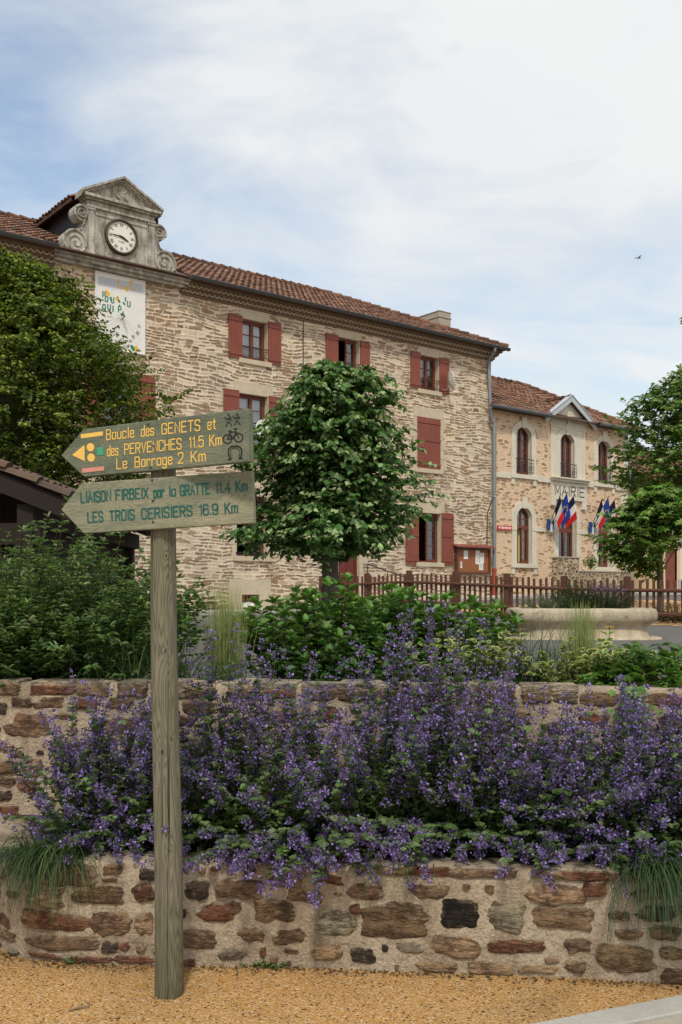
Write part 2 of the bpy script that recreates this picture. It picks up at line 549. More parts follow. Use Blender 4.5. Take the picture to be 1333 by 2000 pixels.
def wood_post(t, co, attr):
    s = t.n('ShaderNodeSeparateXYZ', Vector=co)
    ang = t.m('ARCTAN2', s.outputs[1], s.outputs[0])
    uv = t.n('ShaderNodeCombineXYZ', X=t.m('MULTIPLY', ang, .055), Y=0.0, Z=s.outputs[2]).outputs[0]
    kn = t.n('ShaderNodeTexVoronoi', {'feature': 'F1'}, Vector=t.mapp(uv, (9, .01, 2.3)), Scale=1.0)
    kd = t.m('ADD', kn.outputs['Distance'], .35)
    for kx, kz, sz_ in ((-.012, 1.46, 1.0), (-.022, 1.035, 1.15), (.022, 1.09, .8), (.01, .62, .5), (-.01, 1.86, .7)):
        a_ = math.atan2(-math.sqrt(.055 ** 2 - kx * kx), kx) * .055
        pk = t.n('ShaderNodeVectorMath', {'operation': 'DISTANCE'}, i0=t.mapp(uv, (11 / sz_, 0, 7 / sz_)), i1=(a_ * 11 / sz_, 0, kz * 7 / sz_)).outputs['Value']
        kd = t.m('MINIMUM', kd, pk)
    p = t.mapp(uv, (10, 1, .42))
    f = t.m('ADD', t.m('MULTIPLY', t.noise(p, 1.5, 2, .4), 13.0), t.m('DIVIDE', .3, t.m('ADD', kd, .2)))
    ring = t.m('ABSOLUTE', t.m('SINE', t.m('MULTIPLY', f, 9.0)))
    fine = t.noise(t.mapp(uv, (330, 1, 5)), 1.0, 4, .7)
    v = t.m('ADD', t.m('MULTIPLY', ring, .45), t.m('MULTIPLY', fine, .6))
    c = t.ramp(v, [(.15, (.075, .065, .045)), (.5, (.155, .135, .097)), (.88, (.245, .218, .162))])
    crack = t.ramp(t.noise(t.mapp(uv, (60, 1, .9)), 1.0, 2, .5), [(.30, (.22, .2, .16)), (.35, (1, 1, 1))])
    c = t.mix(1.0, c, crack, 'MULTIPLY')
    kk = t.ramp(kd, [(.035, (.35, .3, .25)), (.09, (1, 1, 1))])
    c = t.mix(1.0, c, kk, 'MULTIPLY')
    ft = t.n('ShaderNodeMapRange', Value=t.m('ADD', s.outputs[2], t.m('MULTIPLY', t.noise(uv, 14, 4, .6), .5)))
    t.set(ft, 'i1', .18); t.set(ft, 'i2', .75)
    c = t.mix(ft.outputs[0], t.mix(1.0, c, (.62, .66, .5), 'MULTIPLY'), c)
    split = t.ramp(t.m('ABSOLUTE', t.m('SUBTRACT', t.m('ADD', ang, t.m('MULTIPLY', t.noise(t.mapp(uv, (3, 1, 2.2)), 1.0, 4, .6), .5)), -1.28)), [(.014, (.18, .16, .13)), (.035, (1, 1, 1))])
    c = t.mix(t.ramp(s.outputs[2], [(.12, (1, 1, 1)), (.16, (0, 0, 0))]), c, t.mix(1.0, c, split, 'MULTIPLY')) if False else t.mix(1.0, c, split, 'MULTIPLY')
    alg = t.ramp(t.noise(uv, 3.0, 4, .6), [(.4, (1, 1, 1)), (.75, (.75, .88, .68))])
    c = t.mix(1.0, c, alg, 'MULTIPLY')
    return c, t.m('ADD', t.m('ADD', fine, t.m('MULTIPLY', ring, .5)), t.n('ShaderNodeSeparateColor', Color=crack).outputs[0]), .003


def stone_face(t, co, attr):
    n1 = t.noise(co, 9, 6, .65)
    n2 = t.noise(t.mapp(co, (1, 1, 2.6)), 34, 5, .7)
    c = t.mix(1.0, attr, t.ramp(n1, [(.28, (.5, .46, .44)), (.5, (1, .96, .9)), (.72, (1.5, 1.4, 1.2))]), 'MULTIPLY')
    c = t.mix(1.0, c, t.ramp(n2, [(.3, (.6, .6, .6)), (.65, (1.25, 1.25, 1.25))]), 'MULTIPLY')
    li = t.ramp(t.noise(co, 26, 4, .6), [(.62, (0, 0, 0)), (.72, (.55, .55, .55))])
    c = t.mix(t.n('ShaderNodeSeparateColor', Color=li).outputs[0], c, (.30, .27, .21))
    cr = t.ramp(t.noise(t.mapp(co, (7, 7, 26)), 1.0, 5, .7), [(.50, (1, 1, 1)), (.55, (.50, .46, .43)), (.60, (1, 1, 1))])
    c = t.mix(1.0, c, cr, 'MULTIPLY')
    return c, t.m('ADD', t.m('ADD', t.m('MULTIPLY', n1, .6), n2), t.m('MULTIPLY', t.n('ShaderNodeSeparateColor', Color=cr).outputs[0], .6)), .022


def mortar_face(t, co, attr):
    n1 = t.noise(co, 3.2, 5, .6)
    n2 = t.noise(co, 75, 4, .7)
    n3 = t.noise(co, 20, 4, .6)
    c = t.ramp(n1, [(.25, (.29, .225, .155)), (.5, (.41, .335, .245)), (.75, (.50, .43, .325))])
    c = t.mix(1.0, c, t.ramp(n2, [(.3, (.66, .66, .66)), (.6, (1.14, 1.12, 1.1))]), 'MULTIPLY')
    stain = t.ramp(t.noise(t.mapp(co, (5, 5, .7)), 1.3, 4, .6), [(.5, (1, 1, 1)), (.74, (.50, .47, .45))])
    c = t.mix(1.0, c, stain, 'MULTIPLY')
    return c, t.m('ADD', n2, t.m('MULTIPLY', n3, 1.8)), .013


def tilefn(t, co, attr):
    n = t.noise(co, 3, 5, .65)
    c = t.mix(1.0, attr, t.ramp(n, [(.3, (.6, .62, .62)), (.6, (1.05, 1, 1)), (.8, (1.3, 1.25, 1.2))]), 'MULTIPLY')
    li = t.ramp(t.noise(co, 7, 5, .7), [(.6, (0, 0, 0)), (.75, (.6, .6, .6))])
    c = t.mix(t.n('ShaderNodeSeparateColor', Color=li).outputs[0], c, (.10, .085, .055))
    return c, t.noise(co, 40, 3), .006


def oldstone(t, co, attr):
    """grey weathered limestone with dark lichen and run-off"""
    n1 = t.noise(co, 2.2, 6, .65)
    n2 = t.noise(t.mapp(co, (3.5, 3.5, .8)), 2.2, 5, .65)
    n3 = t.noise(co, 24, 5, .7)
    c = t.ramp(n1, [(.28, (.21, .20, .18)), (.48, (.42, .40, .355)), (.7, (.55, .52, .46))])
    c = t.mix(1.0, c, t.ramp(n2, [(.35, (.5, .49, .48)), (.6, (1.08, 1.07, 1.05))]), 'MULTIPLY')
    c = t.mix(1.0, c, t.ramp(n3, [(.3, (.7, .7, .7)), (.65, (1.12, 1.12, 1.12))]), 'MULTIPLY')
    c = t.mix(1.0, c, attr, 'MULTIPLY')
    return c, n3, .01


STONE_SET = [(.20, .135, .09), (.38, .285, .19), (.29, .22, .155), (.47, .36, .245), (.32, .205, .13), (.41, .335, .245), (.36, .24, .15), (.24, .19, .145), (.52, .425, .31)]
m_facade = mat("rubble_facade", coursed)
m_mairie = mat("pointed_rubble", rubble(2.8, 8.5, (.66, .495, .345), [(.24, .15, .08), (.42, .28, .16), (.33, .24, .15), (.50, .33, .18), (.28, .19, .11)], .12, .40, bumpd=.018))
m_parap = mat("dark_rubble", rubble(4.0, 8.5, (.52, .43, .30), [(.11, .075, .05), (.26, .18, .10), (.18, .13, .09), (.36, .26, .16)], .06, .8))
m_trim = mat("pale_limestone", vary((.60, .56, .46), .3, 2.5, .004, 30))
m_lint = mat("buff_granite", vary((.50, .43, .32), .35, 3.0, .006, 28))
m_old = mat("old_stone", oldstone, .9)
m_paint = mat("red_brown_paint", vary((.215, .060, .041), .42, 2.2, .0015, 60), .55, .35)
m_frame = mat("brown_frame_paint", vary((.155, .045, .030), .25, 3, .0015, 60), .5, .35)
m_door = mat("dark_red_paint", vary((.13, .03, .022), .22, 3, .0015, 60), .5, .35)
m_iron = mat("black_iron", vary((.025, .025, .027), .2, 8, .001, 60), .5, .4)
m_zinc = mat("zinc", vary((.23, .25, .27), .25, 5, .001, 30), .45, .5, .35)
m_dzinc = mat("dark_zinc", vary((.075, .08, .09), .25, 5, .001, 30), .5, .5, .2)
m_white = mat("white_paint", vary((.72, .72, .69), .10, 4, .001, 40), .5, .4)
m_tile = mat("clay_tile", tilefn, .85)
m_slate = mat("slate", vary((.05, .055, .065), .4, 6, .003, 40, False, (1, 1, 3)), .6)
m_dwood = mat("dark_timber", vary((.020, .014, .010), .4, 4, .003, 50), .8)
m_fence = mat("brown_fence_stain", vary((.105, .043, .026), .45, 5, .002, 60, False, (1, 1, .3)), .6, .35)
m_conc = mat("concrete", vary((.36, .325, .26), .35, 4, .004, 50), .9)
m_kerb = mat("kerb_concrete", vary((.40, .39, .35), .5, 3, .004, 70), .9)
m_pave = mat("pavement", vary((.44, .40, .34), .2, 2, .003, 60), .9)
m_cream = mat("cream_render", vary((.62, .47, .29), .12, 1.5, .003, 60), .9)
m_grey = mat("grey_plinth", vary((.38, .37, .36), .2, 2, .003, 50), .9)
m_gravel = mat("resin_gravel", gravel, .8)
m_sand = mat("sand_path", vary((.52, .33, .15), .2, 3, .004, 60), .95)
m_asph = mat("asphalt", asphalt, .9)
m_soil = mat("soil", vary((.05, .035, .022), .5, 8, .02, 30), .95)
m_sign = mat("weathered_board", wood_sign, .75)
m_post = mat("weathered_post", wood_post, .85)
m_rub = mat("wall_stone", stone_face, .9)
m_mort = mat("lime_mortar", mortar_face, .95)
def fount(t, co, attr):
    c, h, d_ = vary((.43, .365, .265), .8, 3.0, .006, 30)(t, co, attr)
    st = t.ramp(t.noise(t.mapp(co, (6, 6, .6)), 1.0, 5, .6), [(.48, (1, 1, 1)), (.7, (.62, .60, .56))])
    li = t.ramp(t.noise(co, 5.5, 6, .7), [(.56, (1, 1, 1)), (.70, (.55, .53, .48))])
    return t.mix(1.0, t.mix(1.0, c, st, 'MULTIPLY'), li, 'MULTIPLY'), h, .010


m_fount = mat("fountain_stone", fount, .85)
m_col = mat("paint", vary((1, 1, 1), .12, 8, .0004, 60, True), .55, .35)
m_cloth = mat("flag_cloth", vary((1, 1, 1), .08, 8, .0004, 60, True), .8, .15)
m_bark = mat("bark", vary((.105, .09, .07), .9, 9, .03, 24, False, (1, 1, .3)), .95)
m_stem = mat("stem", vary((1, 1, 1), .2, 8, .001, 60, True), .8)
m_lace = mat("lace_curtain", vary((.62, .64, .68), .1, 9, .002, 60), .9)
m_yelc = mat("yellow_curtain", vary((.55, .42, .16), .15, 9, .002, 60), .9)
m_cork = mat("notice_panel", vary((.27, .10, .04), .2, 9, .002, 60), .7)
m_plast = mat("white_plastic_sheet", vary((.62, .62, .6), .3, 20, .02, 30), .4)
m_leaf = leafmat("leaf")
m_petal = leafmat("petal", .25, .7, .1)
m_glass = glassmat("window_glass")

# ------------------------------------------------------------ terrain
def lerp_tab(x, tab):
    if x <= tab[0][0]: return tab[0][1]
    for (a, va), (b, vb) in zip(tab, tab[1:]):
        if x <= b: return va + (vb - va) * (x - a) / (b - a)
    return tab[-1][1]


def gz(X, Y):
    b = lerp_tab(Y, [(8, .96), (16, .98), (21, 1.02), (24.3, 1.09), (29, 1.11), (31, 1.14), (37.6, 1.38), (44, 1.5), (60, 1.55), (200, 1.5)])
    return b + .05 * min(max(X + 2, 0), 4) * min(max((Y - 23) / 4, 0), 1)


def terrain(name, m, xs, ys, dz, test=None, fac=1):
    mb = MB()
    idx = {}
    for i, x in enumerate(xs):
        for j, y in enumerate(ys):
            idx[i, j] = len(mb.v)
            mb.v.append((x, y, gz(x, y) + dz))
    for i in range(len(xs) - 1):
        for j in range(len(ys) - 1):
            cx, cy = (xs[i] + xs[i + 1]) / 2, (ys[j] + ys[j + 1]) / 2
            if test is None or test(cx, cy):
                mb.f.append((idx[i, j], idx[i + 1, j], idx[i + 1, j + 1], idx[i, j + 1]))
                mb.c.append((1, 1, 1))
    return tag(mb.build(name, m), kind='structure')


def frange(a, b, s):
    n = max(1, round((b - a) / s))
    return [a + (b - a) * k / n for k in range(n + 1)]


xs_far = [-900, -300, -120, -60] + frange(-40, 60, 1.0) + [80, 150, 300, 900]
ys_far = [7.4] + frange(8, 60, 1.0) + [80, 120, 200, 400, 900, 2000]
terrain("road", m_asph, xs_far, ys_far, 0.0)

# facade frame: t along the wall, n into the building, z world height
DX, DY = .7812, .6242
FC = Vector((.1526 * 37.6, 37.6, 0))
FROT = math.atan2(DY, DX)


def fw(t, n=0.0, z=0.0):
    return Vector((FC.x + DX * t - DY * n, FC.y + DY * t + DX * n, z))


def to_f(X, Y):
    a, b = X - FC.x, Y - FC.y
    return a * DX + b * DY, -a * DY + b * DX


def strip(name, m, t0, t1, n0, n1, dz, kerb=True):
    """strip of paving laid along the house front, following the rise of the street"""
    mb = MB()
    ts = frange(t0, t1, .8)
    for a, b in zip(ts, ts[1:]):
        za, zb = gz(*fw(a, n0)[:2]) + dz, gz(*fw(b, n0)[:2]) + dz
        p = [fw(a, n0, za), fw(b, n0, zb), fw(b, n1, zb + .03), fw(a, n1, za + .03)]
        mb.poly(p)
        if kerb:
            mb.poly([fw(a, n0, za - .3), fw(b, n0, zb - .3), fw(b, n0, zb), fw(a, n0, za)])
    mb.build(name, m)["kind"] = 'structure'


strip("pavement", m_pave, -26, 12, -1.6, .15, .09)
strip("kerb", m_kerb, -26, 12, -1.75, -1.6, .10)

FEN = [(-.6, 30.6), (0.75, 28.2), (4.1, 24.3), (7.6, 21.0), (11.5, 17.6)]


def behind_fence(X, Y):
    for (a, b), (c, d) in zip(FEN, FEN[1:]):
        if a <= X <= c:
            yl = b + (d - b) * (X - a) / (c - a)
            return yl - .3 < Y and to_f(X, Y)[1] < -5.4
    return False


terrain("sand_path", m_sand, frange(-1, 12, .35), frange(17, 36, .35), .004, behind_fence)

# foreground: resin bound gravel with a pale concrete kerb at the right
mb = MB()
gx = [-200, -60, -20] + frange(-8, 8, .5) + [20, 60, 200]
gy = [-200, -60, -20] + frange(-8, 5.0, .5) + [7.39]
for i in range(len(gx) - 1):
    for j in range(len(gy) - 1):
        mb.poly([(gx[i], gy[j], 0), (gx[i + 1], gy[j], 0), (gx[i + 1], gy[j + 1], 0), (gx[i], gy[j + 1], 0)])
mb.build("gravel_path", m_gravel)["kind"] = 'structure'
mb = MB()
ka, kb = Vector((.837, 3.89, 0)), Vector((1.43, 4.13, 0))
kd = (kb - ka).normalized()
kn = Vector((kd.y, -kd.x, 0))
p0, p1 = ka - kd * 6, kb + kd * 6
mb.hexa([p0 + kn * .14 - Vector((0, 0, .05)), p1 + kn * .14 - Vector((0, 0, .05)), p1 - Vector((0, 0, .05)), p0 - Vector((0, 0, .05)),
         p0 + kn * .14 + Vector((0, 0, .022)), p1 + kn * .14 + Vector((0, 0, .022)), p1 + Vector((0, 0, .018)), p0 + Vector((0, 0, .018))])
mb.build("kerb", m_kerb, bevel=.006)["kind"] = 'structure'
mb = MB()
q = [p0 + kn * .142, p0 + kn * 5, p1 + kn * 5, p1 + kn * .142]
mb.poly([v + Vector((0, 0, .008)) for v in q])
mb.build("pavement", m_conc)["kind"] = 'structure'

# ------------------------------------------------------------ the two rubble garden walls
LOWP = [(7.5, 3.66), (2.6, 4.15), (1.486, 4.283), (.76, 4.381), (-.156, 4.47), (-.86, 4.50), (-1.25, 4.53), (-1.42, 4.56), (-1.55, 4.63), (-1.65, 4.74), (-1.78, 4.95), (-1.93, 5.3), (-2.0, 5.5)]
UPP = [(8.5, 4.72), (2.6, 5.05), (1.5, 5.13), (0, 5.29), (-1.0, 5.42), (-2.0, 5.5), (-4.0, 5.62), (-9, 5.9)]


class Path:
    def __init__(self, pts):
        self.p = [Vector((a, b, 0)) for a, b in pts]
        self.s = [0.0]
        for a, b in zip(self.p, self.p[1:]):
            self.s.append(self.s[-1] + (b - a).length)

    def at(self, s):
        s = min(max(s, 0), self.s[-1] - 1e-6)
        for k in range(len(self.p) - 1):
            if s <= self.s[k + 1]:
                f = (s - self.s[k]) / (self.s[k + 1] - self.s[k])
                pt = self.p[k].lerp(self.p[k + 1], f)
                def nrm(i):
                    i = min(max(i, 0), len(self.p) - 2)
                    d = (self.p[i + 1] - self.p[i]).normalized()
                    return Vector((-d.y, d.x, 0))
                n = nrm(k)
                n2 = nrm(k + 1) if f > .5 else nrm(k - 1)
                n = (n + n2 * abs(f - .5)).normalized()
                return pt, n        # n points towards the viewer (path runs right to left)

    def hit(self, x, y):
        """path length and height where the wall crosses a line of sight"""
        r = (x - 667) / FPX
        for k in range(len(self.p) - 1):
            a, b = self.p[k], self.p[k + 1]
            fa, fb = a.x - r * a.y, b.x - r * b.y
            if fa * fb <= 0 and fa != fb:
                f = fa / (fa - fb)
                D = a.y + (b.y - a.y) * f
                return self.s[k] + (self.s[k + 1] - self.s[k]) * f, EYE + (1160 - y) / FPX * D
        return None


def wall_body(name, path, z0, z1, thick, parent, step=.02, zb=None):
    S = np.arange(0, path.s[-1], step)
    Z = np.arange(z0, z1 + .001, step)
    V = []
    nS, nZ = len(S), len(Z)
    for s in S:
        p, n = path.at(s)
        for z in Z:
            h = mnoise.fractal(Vector((s * 4, z * 4, 3.1)), 1.0, 2.0, 5) * .012 + mnoise.noise(Vector((s * 1.3, z * 2, 9))) * .012
            if z > z1 - .03: h -= .008
            V.append(p + n * h + Vector((0, 0, z)))
    F = []
    for i in range(nS - 1):
        for j in range(nZ - 1):
            a = i * nZ + j
            F.append((a, a + 1, a + nZ + 1, a + nZ))
    # top and back
    b0 = len(V)
    for s in S:
        p, n = path.at(s)
        h = mnoise.noise(Vector((s * 5, 1.7, 2))) * .006
        V.append(p - n * .05 + Vector((0, 0, z1 + .006 + h)))
        V.append(p - n * thick + Vector((0, 0, z1 + h)))
        V.append(p - n * thick + Vector((0, 0, z0 if zb is None else zb)))
    for i in range(nS - 1):
        a, c = i * nZ + nZ - 1, (i + 1) * nZ + nZ - 1
        q, w = b0 + 3 * i, b0 + 3 * (i + 1)
        F += [(a, q, w, c), (q, q + 1, w + 1, w), (q + 1, q + 2, w + 2, w + 1)]
    return np_mesh(name, np.array([tuple(v) for v in V]), np.array(F), np.ones((len(F), 3)), m_mort, parent, smooth=True)


SCOL = {'r': (.185, .085, .052), 'b': (.20, .132, .085), 'd': (.075, .055, .045), 'o': (.31, .22, .135), 'g': (.25, .215, .17), 'x': (.028, .022, .02), 'l': (.29, .235, .165)}


def stones(name, path, items, parent, top=None):
    """items (s, z, w, h, colour, blockiness): irregular rough stone faces set in the mortar"""
    mb = MB()
    for k, (s, z, w, h, c, sq) in enumerate(items):
        base = SCOL[c]
        f = 1 + rnd.gauss(0, .16)
        mb.col = tuple(min(.8, max(.012, b * f * (1 + rnd.gauss(0, .025)))) for b in base)
        N = 40
        nv = rnd.randint(6, 9)
        av = sorted((q + rnd.uniform(-.3, .3)) * 2 * math.pi / nv for q in range(nv))
        rv = [rnd.uniform(.80 + .12 * sq, 1.08) if sq < .8 else 1.6 for _ in range(nv)]
        rings = [1.0, .93, .74, .42]
        offs = [-.012, .004, .010, .012]
        seed = rnd.random() * 100
        tilt = rnd.gauss(0, .06)
        i0 = len(mb.v)
        e = 2.6 + 4 * sq
        for ri, (rr, of) in enumerate(zip(rings, offs)):
            for j in range(N):
                th = 2 * math.pi * (j + .5) / N
                cx, sx = math.cos(th), math.sin(th)
                q = (abs(cx) ** e + abs(sx) ** e) ** (-1 / e)
                jj = max([i for i in range(nv) if av[i] <= th], default=-1)
                a0_, a1_ = av[jj], av[(jj + 1) % nv]
                r0_, r1_ = rv[jj], rv[(jj + 1) % nv]
                dA = (a1_ - a0_) % (2 * math.pi)
                tt = (th - a0_) % (2 * math.pi)
                wob = r0_ * r1_ * math.sin(dA) / (r0_ * math.sin(tt) + r1_ * math.sin(dA - tt)) if dA < 2.6 else 1.0
                wob = min(1.15 if sq < .8 else 1.0, wob) * (1 + .10 * mnoise.noise(Vector((cx * 1.4 + seed, sx * 1.4, seed))) + .11 * mnoise.noise(Vector((cx * 5 + seed, sx * 5, 5))) + .06 * mnoise.noise(Vector((cx * 13 + seed, sx * 13, 5))))
                du = cx * q * wob * rr * w / 2
                dv = sx * q * wob * rr * h / 2
                du, dv = du - dv * tilt, dv + du * tilt
                p, n = path.at(s + du)
                zz = z + dv
                if top is not None: zz = min(zz, top + .012)
                rough = mnoise.fractal(Vector((du * 22 + seed, dv * 22, seed)), 1.0, 2.0, 3) * .0075 * (1 if ri else 0)
                mb.v.append(tuple(p + n * (of + rough + .003 + (.010 * mnoise.noise(Vector((cx * 2.2 + seed, sx * 2.2, 11))) if ri < 2 else 0)) + Vector((0, 0, max(zz, .0)))))
        for ri in range(3):
            for j in range(N):
                a, b = i0 + ri * N + j, i0 + ri * N + (j + 1) % N
                mb.f.append((a, b, b + N, a + N))
                q_ = 2 * math.pi * (j + .5) / N            # pointing mortar smeared over the rim
                sm_ = mnoise.noise(Vector((math.cos(q_) * 1.7 + seed, math.sin(q_) * 1.7, ri * .4 + 3)))
                k_ = max(0, min(1, (.5, .12, -.15)[ri] + sm_ * .9))
                mb.c.append(tuple(c0 * (1 - k_) + c1 * k_ for c0, c1 in zip(mb.col, (.31, .25, .18))))
        e0 = i0 + 3 * N
        mb.f.append(tuple(e0 + j for j in range(N)))
        mb.c.append(mb.col)
    return mb.build(name, m_rub, parent, smooth=True)


LOW_ST = """106 1799 118 30 r 1;119 1841 144 30 b .2;216 1849 34 24 d .3;242 1848 22 15 r .2;220 1802 77 50 b .3;283 1804 32 40 o .5;280 1744 40 34 r .2
85 1750 70 44 l .5;116 1709 120 38 b .8;190 1748 90 34 o .5;221 1697 34 20 b .3;289 1709 28 22 d .5;180 1874 75 12 r .5;265 1874 80 14 r .5;90 1866 60 8 r .3
386 1740 43 36 d .2;432 1783 82 36 r .4;385 1834 70 34 b .3;370 1880 24 14 r .3;470 1738 95 36 b .6;455 1863 55 26 g .1;492 1825 50 30 b .2
12 1795 22 26 r .3;15 1825 28 22 o .3;24 1746 24 16 b .3;8 1708 20 22 b .3
537 1778 78 42 b .5;568 1828 64 30 b .2;656 1801 75 54 g .1;715 1741 66 34 b .1;640 1860 56 26 o .2;709 1866 45 28 d .4;694 1775 20 20 r .3
772 1800 130 66 b .4;838 1741 80 26 b .1;898 1784 64 50 x 1;800 1850 50 22 g .1;888 1847 90 42 o .2;855 1888 75 20 o .4;960 1891 75 22 o .8
988 1790 82 58 g 0;1012 1847 112 26 r .2;1090 1747 106 38 o .2;1161 1735 52 32 r .2;1103 1792 108 38 b .7;1128 1845 50 32 b .2;1050 1892 70 14 o .3
1125 1888 36 20 o .2;1210 1788 40 16 b .2;1219 1870 106 52 o .3;1228 1825 50 18 b .2;1281 1786 74 28 d .5;1300 1822 55 26 b .3;1313 1862 45 24 o .2
1319 1906 48 32 b .4;1284 1747 85 22 b .4;912 1732 16 12 r .2;956 1736 18 16 b .2;600 1748 70 28 b .4;640 1716 60 22 r .5;560 1722 60 24 b .5
755 1700 80 14 b .8;836 1702 72 15 r .8;942 1706 115 14 b .8;1070 1708 50 14 o .8;1181 1711 150 17 r .8;1290 1714 80 15 b .8"""
UP_ST = """18 1347 36 20 b .8;104 1348 74 17 r 1;181 1349 55 20 b .8;259 1350 50 20 b .8;393 1354 48 20 b .8;330 1352 60 18 g .8
43 1371 40 20 b .3;99 1373 56 25 b .2;167 1375 44 23 r .2;234 1373 50 22 b .3;6 1384 16 24 d .3;62 1416 84 50 b .4;127 1399 32 14 b .2
388 1380 60 32 b .2;365 1407 28 18 b .2;131 1459 64 26 d .2;34 1472 28 12 b .2;12 1459 34 15 o .2;15 1499 36 24 b .2;66 1500 34 34 o .3;14 1526 32 12 b .3
53 1534 34 26 r .2;11 1553 26 20 d .3;15 1585 44 22 r .4;11 1618 30 15 b .3;230 1416 80 28 o .4;200 1450 50 26 b .2;300 1400 50 24 b .2;90 1570 40 24 b .3;60 1610 50 24 d .3
480 1356 56 16 b .8;545 1357 60 17 r .8;625 1357 60 20 b .8;700 1358 70 18 b .8;780 1359 66 18 b .8;850 1360 60 18 r .8;925 1360 60 20 b .8;985 1361 40 22 b .4;1050 1362 50 20 b .8;1105 1363 44 18 g .8;1170 1366 64 24 b .8;1260 1368 80 22 b .8;1320 1370 50 20 r .8
560 1400 50 26 b .2;640 1395 56 28 r .2;700 1420 60 26 b .2;600 1440 46 24 d .2;760 1400 50 24 b .2;1240 1415 60 30 b .3;1160 1405 50 22 r .3;1310 1415 50 30 d .3;1090 1420 40 22 b .2"""


def px_stones(path, txt):
    out = []
    for ln in txt.replace('\n', ';').split(';'):
        x, y, w, h, c, sq = ln.split()
        x, y, w, h, sq = float(x), float(y), float(w), float(h), float(sq)
        a = path.hit(x, y)
        if a is None: continue
        b0, b1 = path.hit(x - w / 2, y), path.hit(x + w / 2, y)
        D = path.at(a[0])[0].y
        wm = abs(b1[0] - b0[0]) if (b0 and b1) else w * D / FPX
        out.append((a[0], a[1], min(wm, .4) * 1.20, h * D / FPX * 1.18, c, sq))
    return out


def fill_stones(path, items, z0, z1, srange, tries=1500, small=False):
    out = list(items)
    for _ in range(tries):
        w, h = (rnd.uniform(.025, .11), rnd.uniform(.018, .05)) if small else (rnd.uniform(.09, .26), rnd.uniform(.04, .11))
        s, z = rnd.uniform(*srange), rnd.uniform(z0 + h / 2, z1 - h / 2)
        if all(abs(s - a) > (w + c) / 2 + (.010 if small else .022) or abs(z - b) > (h + d) / 2 + (.010 if small else .022) for a, b, c, d, _, _ in out):
            out.append((s, z, w, h, rnd.choice("rbbdoogb"), rnd.choice((.1, .2, .3, .6))))
    return out


LOW, UPW = Path(LOWP), Path(UPP)
LOW_TOP, UP_TOP = .465, 1.20
w1 = thing("garden_wall", "low rubble stone wall with lime mortar standing on the orange gravel", "wall", (0, 4.47, 0))
ol = (0, -4.47, 0)
wall_body("mortar_body", LOW, 0, LOW_TOP, .22, w1).location = ol
li = px_stones(LOW, LOW_ST)
li = fill_stones(LOW, li, 0, LOW_TOP, (0, LOW.hit(1333, 1800)[0] - .1), 1500)
li = fill_stones(LOW, li, 0, LOW_TOP, (LOW.hit(20, 1800)[0] + .1, LOW.s[-1]), 300)
li = fill_stones(LOW, li, LOW_TOP - .085, LOW_TOP - .005, (.3, LOW.s[-1] - .2), 1500)
li = fill_stones(LOW, li, 0, LOW_TOP, (.2, LOW.s[-1] - .1), 4000, True)
stones("stones", LOW, li, w1, LOW_TOP).location = ol
w2 = thing("garden_wall", "taller rubble stone wall with flat coping stones behind the catmint", "wall", (0, 5.29, .35))
ou = (0, -5.29, -.35)
wall_body("mortar_body", UPW, 0.0, UP_TOP, .3, w2, .025).location = ou
ui = px_stones(UPW, UP_ST)
ui = fill_stones(UPW, ui, .1, UP_TOP - .08, (0.5, UPW.s[-1] - .3), 5000)
ui = fill_stones(UPW, ui, .3, UP_TOP - .08, (0.5, UPW.s[-1] - .3), 4000, True)
s_ = .3
while s_ < UPW.s[-1] - .4:          # the coping goes on where the picture does not show it
    w_ = rnd.uniform(.12, .24)
    if all(abs(s_ - a[0]) > (w_ + a[2]) / 2 + .01 for a in ui if a[1] > UP_TOP - .06):
        ui.append((s_, UP_TOP - .03, w_, .06, rnd.choice("bbrg"), .8))
    s_ += .06
stones("stones", UPW, ui, w2, UP_TOP).location = ou
# coping: flat stone tops seen from above
mb = MB()
for (s, z, w, h, c, sq) in ui:
    if z > UP_TOP - .05:
        fc = rnd.uniform(1.0, 1.7); mb.col = tuple(b * fc for b in SCOL['g'])
        a, na = UPW.at(s - w / 2)
        b, nb = UPW.at(s + w / 2)
        d = rnd.uniform(.16, .27)
        z0, z1 = UP_TOP - .02, UP_TOP + .012 + rnd.random() * .008
        q = [a + na * .004, b + nb * .004, b - nb * d, a - na * d]
        mb.hexa([Vector((v.x, v.y, z0)) for v in q][::-1] + [Vector((v.x, v.y, z1)) for v in q][::-1])
mb.build("coping", m_rub, w2, ou, bevel=.008)

# soil of the two planting beds
mb = MB()
for k in range(60):
    s0, s1 = LOW.s[-1] * k / 60, LOW.s[-1] * (k + 1) / 60
    a, na = LOW.at(s0); b, nb = LOW.at(s1)
    sa = UPW.hit(667 + FPX * a.x / 4.9, 0); sb = UPW.hit(667 + FPX * b.x / 4.9, 0)
    c, d = UPW.at(sb[0])[0], UPW.at(sa[0])[0]
    mb.poly([(a - na * .2) + Vector((0, 0, .43)), (b - nb * .2) + Vector((0, 0, .43)), c + Vector((0, 0, .47)), d + Vector((0, 0, .47))])
for k in range(60):
    s0, s1 = UPW.s[-1] * k / 60, UPW.s[-1] * (k + 1) / 60
    a, na = UPW.at(s0); b, nb = UPW.at(s1)
    mb.poly([(a - na * .28) + Vector((0, 0, 1.15)), (b - nb * .28) + Vector((0, 0, 1.15)), Vector((b.x, 7.4, 1.06)), Vector((a.x, 7.4, 1.06))])
    mb.poly([Vector((a.x, 7.4, 1.06)), Vector((b.x, 7.4, 1.06)), Vector((b.x, 8.1, .94)), Vector((a.x, 8.1, .94))])
mb.build("planting_bed_soil", m_soil)["kind"] = 'structure'

